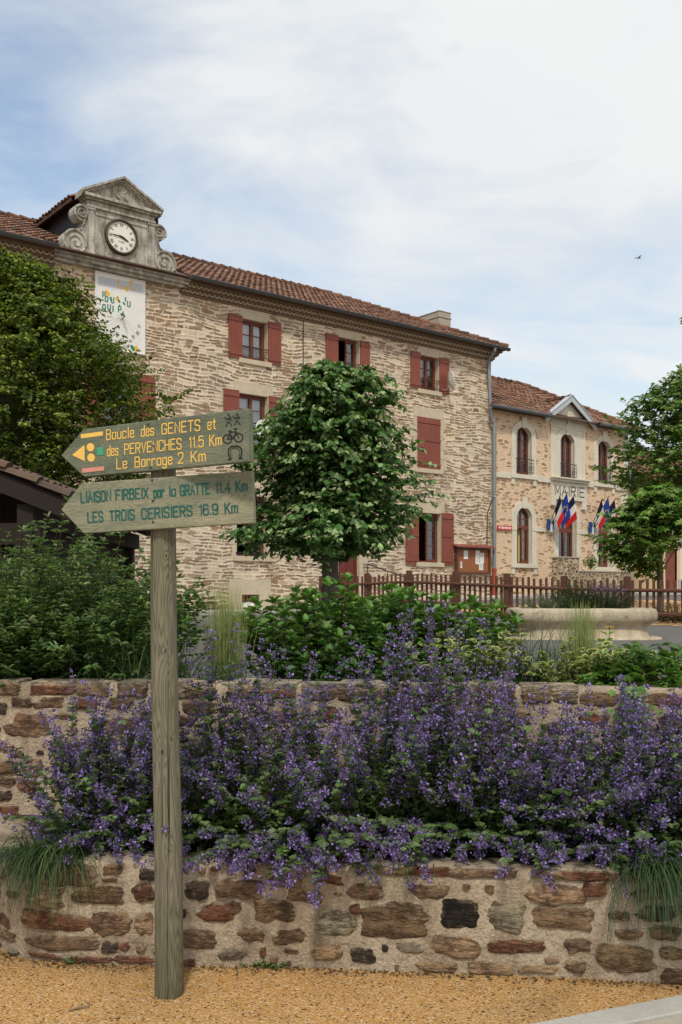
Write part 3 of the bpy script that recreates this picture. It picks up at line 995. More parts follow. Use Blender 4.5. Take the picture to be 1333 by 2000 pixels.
# ------------------------------------------------------------ roofs, walls, windows
TILES = [(.18, .085, .052), (.22, .108, .066), (.15, .076, .052), (.25, .13, .08), (.19, .105, .07), (.13, .075, .054), (.26, .155, .10)]


def tiles(mb, O, U, S, length, lim, pitch=.22, row=.36, pal_=TILES, rad_=.095, lift=.026, jit=.012):
    """clay tiles on the plane O + u U + s S; lim(u) gives the (s0, s1) the column covers"""
    O, U, S = Vector(O), Vector(U).normalized(), Vector(S).normalized()
    N = U.cross(S).normalized()
    if N.z < 0: N = -N
    n = int(length / pitch)
    A = [math.pi * k / 4 for k in range(5)]
    for i in range(n):
        u = (i + .5) * length / n
        s0, s1 = lim(u)
        if s1 - s0 < .05: continue
        s = s0
        while s < s1 - .02:
            e = min(s + row + .06, s1)
            col = rnd.choice(pal_)
            f = rnd.uniform(.8, 1.2)
            col = tuple(c * f for c in col)
            j = rnd.gauss(0, jit)
            p = O + U * (u + rnd.gauss(0, jit * .5)) + S * s
            q = O + U * u + S * e
            i0 = len(mb.v)
            for (b, r, l) in ((p, rad_ + .012, lift + j * .5), (q, rad_ - .012, .006)):
                for a in A:
                    mb.v.append(tuple(b + U * (math.cos(a) * r) + N * (math.sin(a) * r * .62 + l)))
            for k in range(4):
                mb.f.append((i0 + k, i0 + k + 1, i0 + k + 6, i0 + k + 5))
                mb.c.append(col)
            mb.f.append((i0, i0 + 4, i0 + 3, i0 + 2, i0 + 1))
            mb.c.append(tuple(c * .5 for c in col))
            s += row
    return mb


def wall_front(mb, t0, t1, z0, z1, ops, n=0.0):
    """flat wall with rectangular or arched holes: ops (a, b, c, d, rise)"""
    ts = sorted({t0, t1} | {o[0] for o in ops} | {o[1] for o in ops})
    zs = sorted({z0, z1} | {o[2] for o in ops} | {o[3] for o in ops})
    for a, b in zip(ts, ts[1:]):
        for c, d in zip(zs, zs[1:]):
            m, h = (a + b) / 2, (c + d) / 2
            if any(o[0] < m < o[1] and o[2] < h < o[3] for o in ops): continue
            mb.poly([(a, n, c), (b, n, c), (b, n, d), (a, n, d)])
    for a, b, c, d, r in ops:
        if r:
            P = arch(a, b, d - r, r)
            h = len(P) // 2
            for k in range(len(P) - 1):
                (x0, y0), (x1, y1) = P[k], P[k + 1]
                mb.poly([(x0, n, y0), (x1, n, y1), (x1, n, d), (x0, n, d)])


def arch(a, b, zs, rise, n=14):
    """points along an arch from (a, zs) up and over to (b, zs)"""
    w = (b - a) / 2
    c = (a + b) / 2
    Rr = (w * w + rise * rise) / (2 * rise)
    zc = zs + rise - Rr
    th = math.asin(min(1, w / Rr))
    if rise > w: th = math.pi - th
    return [(c + Rr * math.sin(-th + 2 * th * k / n), zc + Rr * math.cos(-th + 2 * th * k / n)) for k in range(n + 1)]


def hole(a, b, c, d, r):
    """closed outline of an opening, from lower left up and round to lower right"""
    if r:
        return [(a, c)] + arch(a, b, d - r, r) + [(b, c)]
    return [(a, c), (a, d), (b, d), (b, c)]


def reveal(mb, op, n0, n1, bottom=True):
    P = hole(*op)
    for (x0, y0), (x1, y1) in zip(P, P[1:]):
        mb.poly([(x0, n0, y0), (x0, n1, y0), (x1, n1, y1), (x1, n0, y1)])
    if bottom:
        a, b, c = op[0], op[1], op[2]
        mb.poly([(a, n0, c), (b, n0, c), (b, n1, c), (a, n1, c)])


def inset(op, e):
    a, b, c, d, r = op
    return (a + e, b - e, c + e, d - e, r - e * .35 if r else 0)


def ring(mb, op, e, n0, n1):
    """frame of width e that follows the opening's outline"""
    o, i = hole(*op), hole(*inset(op, e))
    k = len(o)
    for j in range(k):
        a, b, c, d = o[j], o[(j + 1) % k], i[(j + 1) % k], i[j]
        mb.hexa([(a[0], n0, a[1]), (b[0], n0, b[1]), (b[0], n1, b[1]), (a[0], n1, a[1]),
                 (d[0], n0, d[1]), (c[0], n0, c[1]), (c[0], n1, c[1]), (d[0], n1, d[1])])


def window(par, op, off, n=.2, cols=2, rows=3, transom=None, curtain=None, rail=None, rail_n=-.02, opened=False, solid=0.0):
    a, b, c, d, r = op
    f = MB()
    g = MB()
    ring(f, op, .055, n - .03, n + .04)
    lo = c + .055
    hi = d - .055
    mid = (a + b) / 2
    top = (transom or hi)
    if transom:
        f.box(a + .05, b - .05, n - .045, n + .045, transom - .06, transom + .05)
        f.box(mid - .03, mid + .03, n - .025, n + .035, transom + .05, hi - .005)
        f.box(a + .055, mid - .03, n - .012, n + .02, (transom + hi) / 2 - .05, (transom + hi) / 2 - .025)
        f.box(mid + .03, b - .055, n - .012, n + .02, (transom + hi) / 2 - .05, (transom + hi) / 2 - .025)
    lt = top - (.06 if transom else 0)
    leaves = [(a + .057, mid - .002), (mid + .002, b - .057)]
    if opened: leaves = leaves[1:]
    for (x0, x1) in leaves:
        th = lt if not r or transom else lt - .02
        h0 = lo
        if solid:
            f.box(x0 + .05, x1 - .05, n - .02, n + .02, lo, lo + solid)
        f.box(x0, x0 + .05, n - .04, n + .025, lo, th - (r * .55 if r and not transom and x0 < mid - .1 else 0))
        f.box(x1 - .05, x1, n - .04, n + .025, lo, th - (r * .55 if r and not transom and x0 >= mid - .1 else 0))
        f.box(x0 + .05, x1 - .05, n - .04, n + .025, lo, lo + .07)
        if not r or transom: f.box(x0 + .05, x1 - .05, n - .04, n + .025, th - .05, th)
        for k in range(1, rows):
            z = lo + solid + (th - lo - solid) * k / rows
            f.box(x0 + .05, x1 - .05, n - .015, n + .02, z - .014, z + .014)
        hz = th if not r or transom else th - .05
        if not r or transom:
            g.poly([(x0 + .05, n + .005, lo), (x1 - .05, n + .005, lo), (x1 - .05, n + .005, hz), (x0 + .05, n + .005, hz)])
    if r:
        P = hole(*inset(op, .05))
        if transom:
            P = [(x, max(z, transom)) for x, z in P]
        g.poly([(x, n + .008, z) for x, z in P][::-1])
    wf = f.build("window", m_frame, par, off)
    if g.f: g.build("glass", m_glass, wf)
    if curtain:
        cu = MB()
        for (x0, x1, z0, z1) in curtain[1]:
            N = 26
            i0 = len(cu.v)
            for k in range(N + 1):
                x = x0 + (x1 - x0) * k / N
                y = n + .12 + .025 * math.sin(k * 1.9 + x0) + .01 * math.sin(k * .7)
                cu.v += [(x, y, z0), (x, y, z1)]
            for k in range(N):
                cu.f.append((i0 + 2 * k, i0 + 2 * k + 2, i0 + 2 * k + 3, i0 + 2 * k + 1))
                cu.c.append((1, 1, 1))
        cu.build("curtain", curtain[0], wf, smooth=True)
    if rail:
        rm = MB()
        z0, z1, orn = rail
        x0, x1 = a - .03, b + .03
        y = rail_n
        rm.tube([(x0, .08, z1), (x0, y, z1), (x1, y, z1), (x1, .08, z1)], .014, 6)
        rm.tube([(x0, .08, z0), (x0, y, z0), (x1, y, z0), (x1, .08, z0)], .010, 6)
        m_ = z1 - (z1 - z0) * .28
        rm.tube([(x0, y, m_), (x1, y, m_)], .008, 5)
        kk = max(3, int((x1 - x0) / .13))
        for k in range(kk + 1):
            x = x0 + (x1 - x0) * k / kk
            if not orn and k % 3: continue
            rm.tube([(x, y, z0), (x, y, z1)], .007, 5)
            if orn and k < kk:
                xc = x + (x1 - x0) / kk / 2
                rr = (x1 - x0) / kk / 2 * .8
                zc = (z0 + m_) / 2
                rm.tube([(xc + rr * math.cos(q * .7854), y, zc + rr * 1.6 * math.sin(q * .7854)) for q in range(9)], .006, 5, False)
        rm.build("guard_rail", m_iron, wf)
    return wf


def shutter(par, a, b, c, d, off, name="shutter", n0=-.065, n1=-.025):
    s = MB()
    k = max(3, round((b - a) / .11))
    for i in range(k):
        x0, x1 = a + (b - a) * i / k, a + (b - a) * (i + 1) / k
        s.box(x0 + .003, x1 - .003, n0, n1, c, d)
    s.box(a + .002, b - .002, n0 + .012, n1 - .004, c + .004, d - .004)
    H = d - c
    for z in ([c + .14, d - .14] if H < 1.6 else [c + .16, (c + d) / 2 + .12, d - .16]):
        s.box(a + .004, b - .004, n0 - .022, n0 + .002, z - .05, z + .05)
    s.box(a - .03, a + .04, n0 - .028, n0 - .002, c + .13, c + .155)
    return s.build(name, m_paint, par, off, bevel=.003)


def surround_plain(par, op, off, lint=(.14, .34), jamb=True, sill=True, seed=0):
    a, b, c, d, r = op
    rr = random.Random(seed)
    s = MB()
    reveal(s, op, -.006, .26)
    s.box(a - lint[0], b + lint[0], -.014, .01, d, d + lint[1])
    if jamb:
        for side in (0, 1):
            z = c
            k = rr.randint(0, 1)
            while z < d - .01:
                h = min(rr.uniform(.28, .45), d - z)
                if d - z - h < .12: h = d - z
                w = (.34 if k % 2 else .17) * rr.uniform(.8, 1.2)
                e = -.009 - .004 * rr.random()
                if side: s.box(b, b + w, e, .01, z, z + h - .012)
                else: s.box(a - w, a, e, .01, z, z + h - .012)
                z += h
                k += 1
    o = s.build("window_surround", m_lint, par, off, bevel=.004)
    if sill:
        q = MB()
        q.box(a - .14, b + .14, -.07, .14, c - .16, c - .004)
        q.build("sill", m_lint, par, off, bevel=.012)
    return o

# ------------------------------------------------------------ stroke lettering (routed or painted letters)
GL = {
 'A': "0,0 2,6 4,0;.8,2.2 3.2,2.2", 'B': "0,0 0,6;~0,6 2.6,6 3.8,5.7 3.8,3.5 2.6,3.2 0,3.2;~0,3.2 2.8,3.2 4,2.8 4,.3 2.8,0 0,0",
 'C': "~4,4.6 3.8,6 2,6 .2,6 0,4.6 0,1.4 .2,0 2,0 3.8,0 4,1.4", 'D': "0,0 0,6;~0,6 2,6 4,5.8 4,3 4,.2 2,0 0,0", 'E': "4,6 0,6 0,0 4,0;0,3.1 3.2,3.1",
 'F': "4,6 0,6 0,0;0,3.1 3.2,3.1", 'G': "~4,4.6 3.8,6 2,6 .2,6 0,4.6 0,1.4 .2,0 2,0 3.8,0 4,1.4;4,1.2 4,2.7 2.3,2.7", 'H': "0,0 0,6;4,0 4,6;0,3.1 4,3.1",
 'I': ".5,0 .5,6", 'K': "0,0 0,6;4,6 0,2.4;1.3,3.5 4,0", 'L': "0,6 0,0 3.6,0", 'M': "0,0 0,6 2.3,1.5 4.6,6 4.6,0", 'N': "0,0 0,6 4,0 4,6",
 'O': "~2,6 .2,6 0,4.6 0,1.4 .2,0 2,0 3.8,0 4,1.4 4,4.6 3.8,6 2,6", 'P': "0,0 0,6;~0,6 2.8,6 4,5.7 4,3.1 2.8,2.8 0,2.8", 'Q': "~2,6 .2,6 0,4.6 0,1.4 .2,0 2,0 3.8,0 4,1.4 4,4.6 3.8,6 2,6;2.6,1.4 4.2,-.6",
 'R': "0,0 0,6;~0,6 2.8,6 4,5.7 4,3.3 2.8,3 0,3;1.9,3 4,0", 'S': "~4,4.8 3.8,6 2,6 .2,6 0,4.8 .1,3.4 2,3 3.9,2.6 4,1.2 3.8,0 2,0 .2,0 0,1.2",
 'T': "0,6 4,6;2,6 2,0", 'U': "~0,6 0,1.6 .2,0 2,0 3.8,0 4,1.6 4,6", 'V': "0,6 2,0 4,6", 'X': "0,0 4,6;0,6 4,0",
 'a': "~3.2,3.2 3,4 1.6,4 .1,4 0,2.8 0,1.2 .1,0 1.6,0 3.1,0 3.2,1;3.2,4.1 3.2,0", 'c': "~3.1,3 3,4 1.6,4 .1,4 0,2.8 0,1.2 .1,0 1.6,0 3,0 3.1,1", 'd': "~3.2,3.2 3,4 1.6,4 .1,4 0,2.8 0,1.2 .1,0 1.6,0 3.1,0 3.2,1;3.2,6.2 3.2,0",
 'e': "~0,2.1 3.2,2.1 3.2,3.4 3,4 1.6,4 .1,4 0,2.8 0,1.2 .1,0 1.6,0 3,0 3.1,.9", 'g': "~3.2,3.2 3,4 1.6,4 .1,4 0,2.8 0,1.2 .1,0 1.6,0 3.1,0 3.2,1;~3.2,4.1 3.2,-1 3,-1.9 1.6,-1.9 .3,-1.9 .1,-1.2",
 'l': ".5,6.2 .5,0", 'm': "0,0 0,4;~0,2.8 .2,4 1.2,4 2.3,4 2.4,2.8 2.4,0;~2.4,2.8 2.6,4 3.6,4 4.7,4 4.8,2.8 4.8,0", 'o': "~1.6,4 .1,4 0,2.8 0,1.2 .1,0 1.6,0 3.1,0 3.2,1.2 3.2,2.8 3.1,4 1.6,4",
 'p': "0,-1.9 0,4;~0,2.8 .1,4 1.6,4 3.1,4 3.2,2.8 3.2,1.2 3.1,0 1.6,0 .1,0 0,1.2", 'r': "0,0 0,4;~0,2.6 .4,4 1.6,4 2.6,4 2.8,3.2", 's': "~3,3.1 2.9,4 1.5,4 .1,4 0,3 .2,2.2 1.5,2 2.9,1.8 3,.9 2.9,0 1.5,0 .1,0 0,.9",
 't': "1.2,5.6 1.2,.8 1.5,.1 2.6,0;0,4 2.6,4", 'u': "~0,4 0,1.2 .1,0 1.6,0 3.1,0 3.2,1.2;3.2,4 3.2,0", 'i': ".5,0 .5,4;.5,5.3 .5,5.6", 'é': "~0,2.1 3.2,2.1 3.2,3.4 3,4 1.6,4 .1,4 0,2.8 0,1.2 .1,0 1.6,0 3,0 3.1,.9;1.4,4.9 2.4,5.9",
 '1': ".3,4.8 1.5,6 1.5,0", '2': "~0,4.7 .1,6 2,6 3.9,6 4,4.6 3.8,3 0,.2;0,0 4,0", '3': "~0,5 .3,6 2,6 3.8,6 3.9,4.5 3.6,3.2 1.6,3.2;~1.6,3.2 4,3.1 4,1.4 3.9,0 2,0 .2,0 0,1.1",
 '4': "3,0 3,6 0,1.7 4,1.7", '5': "3.7,6 .4,6 .2,3.3;~.2,3.3 1,3.9 2,3.9 3.9,3.8 4,2 3.9,0 2,0 .2,0 0,1.1", '6': "~3.8,5 3.6,6 2,6 .2,6 0,4.4 0,1.4 .2,0 2,0 3.8,0 4,1.6 3.8,3.4 2,3.5 .2,3.4 0,1.8", '7': "0,6 4,6 1.4,0",
 '9': "~4,4.2 3.8,2.5 2,2.4 .2,2.5 0,4.2 .2,6 2,6 3.8,6 4,4.5 4,1.6 3.8,0 2,0 .4,0 .2,1", '.': ".3,0 .3,.25",
}


def strokes_of(ch):
    out = []
    for st in GL[ch].split(';'):
        sm = st.startswith('~')
        P = [tuple(map(float, p.split(','))) for p in st.lstrip('~').split()]
        if sm:
            for _ in range(2):
                Q = [P[0]]
                for a, b in zip(P, P[1:]):
                    Q += [(a[0] * .75 + b[0] * .25, a[1] * .75 + b[1] * .25), (a[0] * .25 + b[0] * .75, a[1] * .25 + b[1] * .75)]
                P = Q + [P[-1]]
        out.append(P)
    return out


def glyph_w(ch):
    return max(x for st in strokes_of(ch) for x, _ in st) if ch != ' ' else 2.5


class Pen:
    """draws flat painted strokes on a plane y = n (front towards -y)"""
    def __init__(self, n, step=.00012):
        self.mb = MB()
        self.n = n
        self.k = 0
        self.step = step

    def stroke(self, P, w, col, closed=False):
        self.k += 1
        y = self.n - self.step * (self.k % 9)
        P = [Vector((a, b)) for a, b in P]
        P = [p for i, p in enumerate(P) if i == 0 or (p - P[i - 1]).length > 1e-6]
        k = len(P)
        L = []
        for i in range(k):
            d0 = (P[i] - P[i - 1]).normalized() if i else (P[1] - P[0]).normalized()
            d1 = (P[i + 1] - P[i]).normalized() if i < k - 1 else d0
            m = d0 + d1
            m = m.normalized() if m.length > .2 else d1
            nn = Vector((-m.y, m.x))
            sc = w / 2 / max(.55, abs(nn.dot(Vector((-d1.y, d1.x)))))
            e = P[i].copy()
            if i == 0: e -= d1 * w * .35
            if i == k - 1: e += d0 * w * .35
            L.append((e + nn * sc, e - nn * sc))
        for (a, b), (c, d) in zip(L, L[1:]):
            self.mb.poly([(a.x, y, a.y), (b.x, y, b.y), (d.x, y, d.y), (c.x, y, c.y)], col)

    def fill(self, P, col):
        self.k += 1
        y = self.n - self.step * (self.k % 9)
        self.mb.poly([(a, y, b) for a, b in P], col)

    def text(self, s, u0, u1, v0, v1, h, w, col, gap=1.5, hh=None):
        """letters fitted between (u0, v0) and (u1, v1), cap height h"""
        tot = sum(glyph_w(c) for c in s) + gap * (len(s) - 1)
        d = Vector((u1 - u0, v1 - v0))
        sx = d.length / tot
        d.normalize()
        e = Vector((-d.y, d.x))
        x = 0
        for c in s:
            if c != ' ':
                for P in strokes_of(c):
                    self.stroke([tuple(Vector((u0, v0)) + d * ((x + a) * sx) + e * (b * h / 6)) for a, b in P], w, col)
            x += glyph_w(c) + gap


# ------------------------------------------------------------ the big stone house
ZB = 1.0
house = thing("stone_house", "long three storey rubble stone house with red brown shutters and tiled hip roof", "house", fw(-6, 0, ZB), FROT)
off = Vector((6, 0, -ZB))
OPS = dict(
    w3a=(-11.28, -10.34, 9.03, 10.27, 0), w3b=(-7.48, -6.56, 9.13, 10.32, 0), w3c=(-3.72, -2.80, 9.06, 10.29, 0),
    w2z=(-15.9, -14.97, 6.2, 8.0, 0), w2a=(-11.39, -10.32, 6.25, 7.94, 0), w2b=(-7.5, -6.5, 6.25, 8.0, 0), w2c=(-3.85, -2.73, 6.22, 8.05, 0),
    w1z=(-16.05, -15.1, 2.86, 4.7, 0), w1a=(-11.48, -10.36, 2.88, 4.77, 0), w1d=(-3.8, -2.69, 2.84, 4.62, 0),
    door=(-7.45, -6.55, 1.35, 3.95, 0), cellar=(-11.28, -10.63, 1.27, 1.67, 0))
mb = MB()
HL, HD = -27.0, 10.0
wall_front(mb, HL, 0, .6, 11.02, list(OPS.values()))
mb.poly([(0, 0, .6), (0, HD, .6), (0, HD, 11.02), (0, 0, 11.02)])
mb.poly([(HL, 0, .6), (HL, HD, .6), (HL, HD, 11.02), (HL, 0, 11.02)])
mb.poly([(HL, HD, .6), (0, HD, .6), (0, HD, 11.02), (HL, HD, 11.02)])
mb.build("wall", m_facade, house, off)
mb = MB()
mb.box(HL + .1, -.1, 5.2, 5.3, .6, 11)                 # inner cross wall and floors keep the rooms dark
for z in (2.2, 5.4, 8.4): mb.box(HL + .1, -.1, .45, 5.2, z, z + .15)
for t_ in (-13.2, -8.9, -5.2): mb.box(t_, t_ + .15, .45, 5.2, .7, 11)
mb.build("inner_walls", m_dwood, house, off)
for i, (k, o) in enumerate(OPS.items()):
    if k == 'cellar':
        s = MB()
        reveal(s, o, -.004, .3)
        s.box(-11.75, -10.2, -.010, .008, 1.68, 2.16)
        s.box(-11.75, -11.285, -.011, .008, 1.24, 1.68)
        s.box(-10.625, -10.2, -.011, .008, 1.24, 1.68)
        s.build("window_surround", m_lint, house, off, bevel=.004)
        w = MB()
        w.box(-11.27, -10.64, .10, .13, 1.50, 1.53)
        w.box(-11.27, -10.64, .3, .32, 1.2, 1.7)
        ww = w.build("window", m_paint, house, off)
        pl = MB()
        for a in range(12):
            for b in range(4):
                def P(a, b): return (-11.24 + .047 * a, .16 - .03 * math.sin(a * 1.3 + b) - .03 * b, 1.28 + (.052 * (3.6 - b) + .02 * math.sin(a * .9)) * math.sin(math.pi * min(1, (a + .8) / 13)) ** .5)
                pl.poly([P(a, b), P(a + 1, b), P(a + 1, b + 1), P(a, b + 1)])
        pl.build("plastic_sheet", m_plast, ww, smooth=True)
        continue
    surround_plain(house, o, off, lint=((.2, .36) if k[:2] in ('w2', 'do', 'w1') else (.10, .32)), seed=i, sill=(k != 'door'))
lc = lambda o: (m_lace, [(o[0] + .06, o[0] + .47, o[2] + .06, o[3] - .06), (o[1] - .42, o[1] - .06, o[2] + .06, o[3] - .06)])
window(house, OPS['w3a'], off, rows=3, curtain=lc(OPS['w3a']), rail=(9.14, 9.42, False))
window(house, OPS['w3b'], off, rows=3, rail=(9.22, 9.5, False), opened=True)
window(house, OPS['w3c'], off, rows=3, curtain=(m_lace, [(-3.66, -3.36, 9.1, 10.2)]), rail=(9.15, 9.45, False))
window(house, OPS['w2a'], off, rows=4, curtain=lc(OPS['w2a']), rail=(6.4, 7.05, False))
window(house, OPS['w2b'], off, rows=4, rail=(6.4, 7.05, False))
window(house, OPS['w2z'], off, rows=4)
window(house, OPS['w1z'], off, rows=4)
window(house, OPS['w1a'], off, rows=3, opened=True, rail=(2.93, 2.99, False))
window(house, OPS['w1d'], off, rows=3, opened=True)
for a, b, c, d in ((-11.80, -11.30, 9.0, 10.33), (-10.33, -9.84, 9.0, 10.33), (-8.02, -7.5, 9.16, 10.35), (-6.54, -6.12, 9.16, 10.34), (-4.20, -3.74, 9.05, 10.35), (-2.78, -2.3, 9.03, 10.32),
                   (-11.98, -11.42, 6.2, 8.0), (-10.3, -9.8, 6.2, 7.98), (-8.07, -7.53, 6.2, 8.0), (-6.47, -5.93, 6.2, 8.0), (-14.95, -14.32, 6.2, 8.03), (-16.5, -15.92, 6.2, 8.03),
                   (-4.44, -3.83, 2.76, 4.6), (-2.67, -2.07, 2.76, 4.66)):
    shutter(house, a, b, c, d, off)
shutter(house, -3.86, -3.29, 6.22, 8.06, off, n0=-.035, n1=-.004)
shutter(house, -3.285, -2.72, 6.22, 8.06, off, n0=-.035, n1=-.004)
# door
d = MB()
ring(d, OPS['door'], .07, .12, .22)
d.box(-7.38, -6.62, .16, .2, 1.4, 3.2)
for z0, z1 in ((1.55, 2.1), (2.2, 2.9), (2.98, 3.15)):
    for a, b in ((-7.28, -7.03), (-6.97, -6.72)):
        d.box(a, b, .145, .161, z0, z1)
d.box(-7.38, -6.62, .15, .21, 3.2, 3.3)
dr = d.build("door", m_door, house, off, bevel=.004)
g = MB(); g.poly([(-7.38, .18, 3.3), (-6.62, .18, 3.3), (-6.62, .18, 3.88), (-7.38, .18, 3.88)]); g.build("glass", m_glass, dr)
h = MB(); h.tube([(-6.72, .16, 2.25), (-6.72, .1, 2.25), (-6.82, .1, 2.25)], .012, 6); h.build("handle", m_iron, dr)
st = MB()
for k in range(2): st.box(-7.7 - .2 * k, -6.3 + .2 * k, -.05 - .32 * (2 - k) * (1 if k == 0 else 1.9), -.003, .9, 1.33 - .16 * k if k == 0 else 1.18)
st.build("door_step", m_conc, house, off, bevel=.01)
hr = MB()
hr.tube([(-6.3, -.15, 2.66), (-6.3, -.15, 2.72), (-5.45, -1.35, 2.2)], .022, 6)
for (t_, n_, z_) in ((-6.3, -.15, 2.70), (-5.9, -.72, 2.45), (-5.45, -1.35, 2.18)): hr.tube([(t_, n_, 1.1), (t_, n_, z_)], .015, 6)
hr.build("handrail", m_iron, house, off)

# cornice of moulded tiles in stepped courses with a lattice of zigzags
mb, cors = MB(), []
SEG = [(HL, -17.35), (-13.45, .02)]
for a, b in SEG:
    lat = MB(); cors.append(lat)
    for k, (z0, z1, n0) in enumerate(((10.60, 10.66, -.05), (10.66, 10.76, -.10), (10.76, 10.80, -.16), (10.80, 10.90, -.21), (10.90, 11.0, -.30))):
        mb.box(a, b + (-n0 if b > 0 else 0), n0, .1 if k == 0 else .05, z0, z1 - .003)
        if b > 0: mb.box(.0 - n0 - .3, -n0, n0 + .35, HD, z0, z1 - .003)
    for z0, h_, n in ((10.665, .09, -.103), (10.805, .09, -.213)):
        t_ = a
        while t_ < b - .1:
            for s0, s1 in ((0, 1), (1, 0)):
                p = (t_ + .085 * (0 if s0 == 0 else 1), n - .008, z0 + h_ * s0)
                q = (p[0] + .085, n - .008, z0 + h_ * s1)
                lat.bar(p, q, .02, .024, up=(0, 1, 0))
            t_ += .17
cor = mb.build("cornice", mat("cornice_tile", vary((.17, .12, .08), .5, 3, .004, 30)), house, off)

for lat in cors: lat.build("cornice_lattice", m_lint, cor)

# roof
EN, EZ, RN, RZ = -.47, 11.02, 4.6, 13.42
sl = math.hypot(RN - EN, RZ - EZ)
S = (0, (RN - EN) / sl, (RZ - EZ) / sl)
EL = -HL + .4
mb = MB()
hipw = RN - EN
DORM = (-16.75, -14.05)


def lim_front(u):
    t_ = HL + u
    top = sl if t_ < .45 - hipw else sl * max(0, (.45 - t_) / hipw)
    s0 = 0.0
    if DORM[0] - .9 < t_ < DORM[1] + .75: s0 = .75
    return s0, top


tiles(mb, (HL, EN, EZ), (1, 0, 0), S, EL + .05, lim_front)
S2 = (-(RN - EN) / sl, 0, (RZ - EZ) / sl)
tiles(mb, (.45, EN, EZ), (0, 1, 0), S2, 2 * hipw, lambda u: (0, sl * (1 - abs(u - hipw) / hipw)))
S3 = (0, -(RN - EN) / sl, (RZ - EZ) / sl)
tiles(mb, (HL, 2 * RN - EN, EZ), (1, 0, 0), S3, EL + .05, lambda u: (0, sl if HL + u < .45 - hipw else sl * max(0, (.45 - HL - u) / hipw)), .44, .7, rad_=.19)
# ridge and hip tiles
def ridge(mb, p, q, r=.12, step=.38):
    p, q = Vector(p), Vector(q)
    L = (q - p).length
    k = max(1, int(L / step))
    for i in range(k):
        a, b = p.lerp(q, i / k), p.lerp(q, (i + 1.12) / k)
        c = rnd.choice(TILES); f = rnd.uniform(.55, 1.0)
        mb.tube([a + Vector((0, 0, .03)), b], [r + .012, r - .01], 8, False, tuple(x * f for x in c))
ridge(mb, (HL, RN, RZ + .02), (.45 - hipw, RN, RZ + .02))
ridge(mb, (.45, EN, EZ + .06), (.45 - hipw, RN, RZ + .04))
ridge(mb, (.45, 2 * RN - EN, EZ + .06), (.45 - hipw, RN, RZ + .04))
D_ = (.09, .05, .035)
ub = -.012
mb.poly([(HL, EN, EZ + ub), (.45, EN, EZ + ub), (.45 - hipw, RN, RZ + ub), (HL, RN, RZ + ub)], D_)
mb.poly([(.45, EN, EZ + ub), (.45, 2 * RN - EN, EZ + ub), (.45 - hipw, RN, RZ + ub)], D_)
mb.poly([(HL, 2 * RN - EN, EZ + ub), (.45, 2 * RN - EN, EZ + ub), (.45 - hipw, RN, RZ + ub), (HL, RN, RZ + ub)], D_)
mb.poly([(HL, EN, EZ + ub), (HL, 2 * RN - EN, EZ + ub), (HL, RN, RZ + ub)], D_)
mb.box(HL, .40, EN + .02, 0.0, 10.985, 11.0, D_)
mb.box(.0, .40, 0.0, 2 * RN - EN - .05, 10.985, 11.0, D_)
roof = mb.build("roof", m_tile, house, off)
ch = MB()
ch.box(-.80, -.16, 2.0, 3.4, 10.5, 12.83)
ch.box(-.83, -.13, 1.97, 3.43, 12.60, 12.64)
ch.box(-.82, -.14, 1.98, 3.42, 12.831, 12.87)
ch.build("chimney", m_conc, roof, bevel=.015)
# gutters and downpipes
for a, b in ((HL, -17.45), (-13.4, .42)):
    mb = MB()
    N = 9
    for k in range(N - 1):
        t0, t1 = math.pi + math.pi * k / (N - 1), math.pi + math.pi * (k + 1) / (N - 1)
        f = lambda th, r: (EN - .06 + r * math.cos(th), 11.03 + r * math.sin(th))
        y0, z0 = f(t0, .085); y1, z1 = f(t1, .085)
        mb.poly([(a, y0, z0), (b, y0, z0), (b, y1, z1), (a, y1, z1)])
    mb.tube([(a, EN - .148, 11.03), (b, EN - .148, 11.03)], .014, 6)
    mb.prism([(b + .001, 11.03), (b + .004, 11.03), (b + .004, 10.95), (b + .001, 10.95)], EN - .14, EN + .02)
    mb.box(b, b + .006, EN - .145, EN + .025, 10.945, 11.03)
    mb.box(a, a + .006, EN - .145, EN + .025, 10.945, 11.03)
    mb.build("gutter", m_dzinc, house, off)
mb = MB()
P = [(-.35, EN - .06, 10.97), (-.35, EN - .04, 10.86), (-.28, -.12, 10.55), (-.24, -.09, 10.35), (-.12, -.09, 8.62), (-.1, -.10, 8.45), (.0, -.16, 8.2), (.02, -.16, 2.62)]
mb.tube(P, .062, 10)
for z in (9.6, 6.9, 5.6, 4.1): mb.tube([(P[4][0] - .06 if z > 8.6 else .02, -.15 if z < 8.6 else -.09, z), (P[4][0] - .06 if z > 8.6 else .02, -.15 if z < 8.6 else -.09, z + .05)], .072, 10)
dp = mb.build("downpipe", m_zinc, house, off)
m_redpipe = mat("red_cast_iron", vary((.34, .06, .035), .2, 5, .002, 40), .5)
mb = MB(); mb.tube([(.02, -.16, 1.2), (.02, -.16, 2.5), (.02, -.16, 2.56), (.02, -.16, 2.68)], [.075, .075, .09, .09], 10)
mb.build("pipe_shoe", m_redpipe, dp)
mb = MB(); mb.tube([(-8.93, -.02, 10.62), (-8.93, -.02, 9.2), (-8.91, -.02, 6.5)], .014, 5); mb.build("cable", m_iron, house, off)

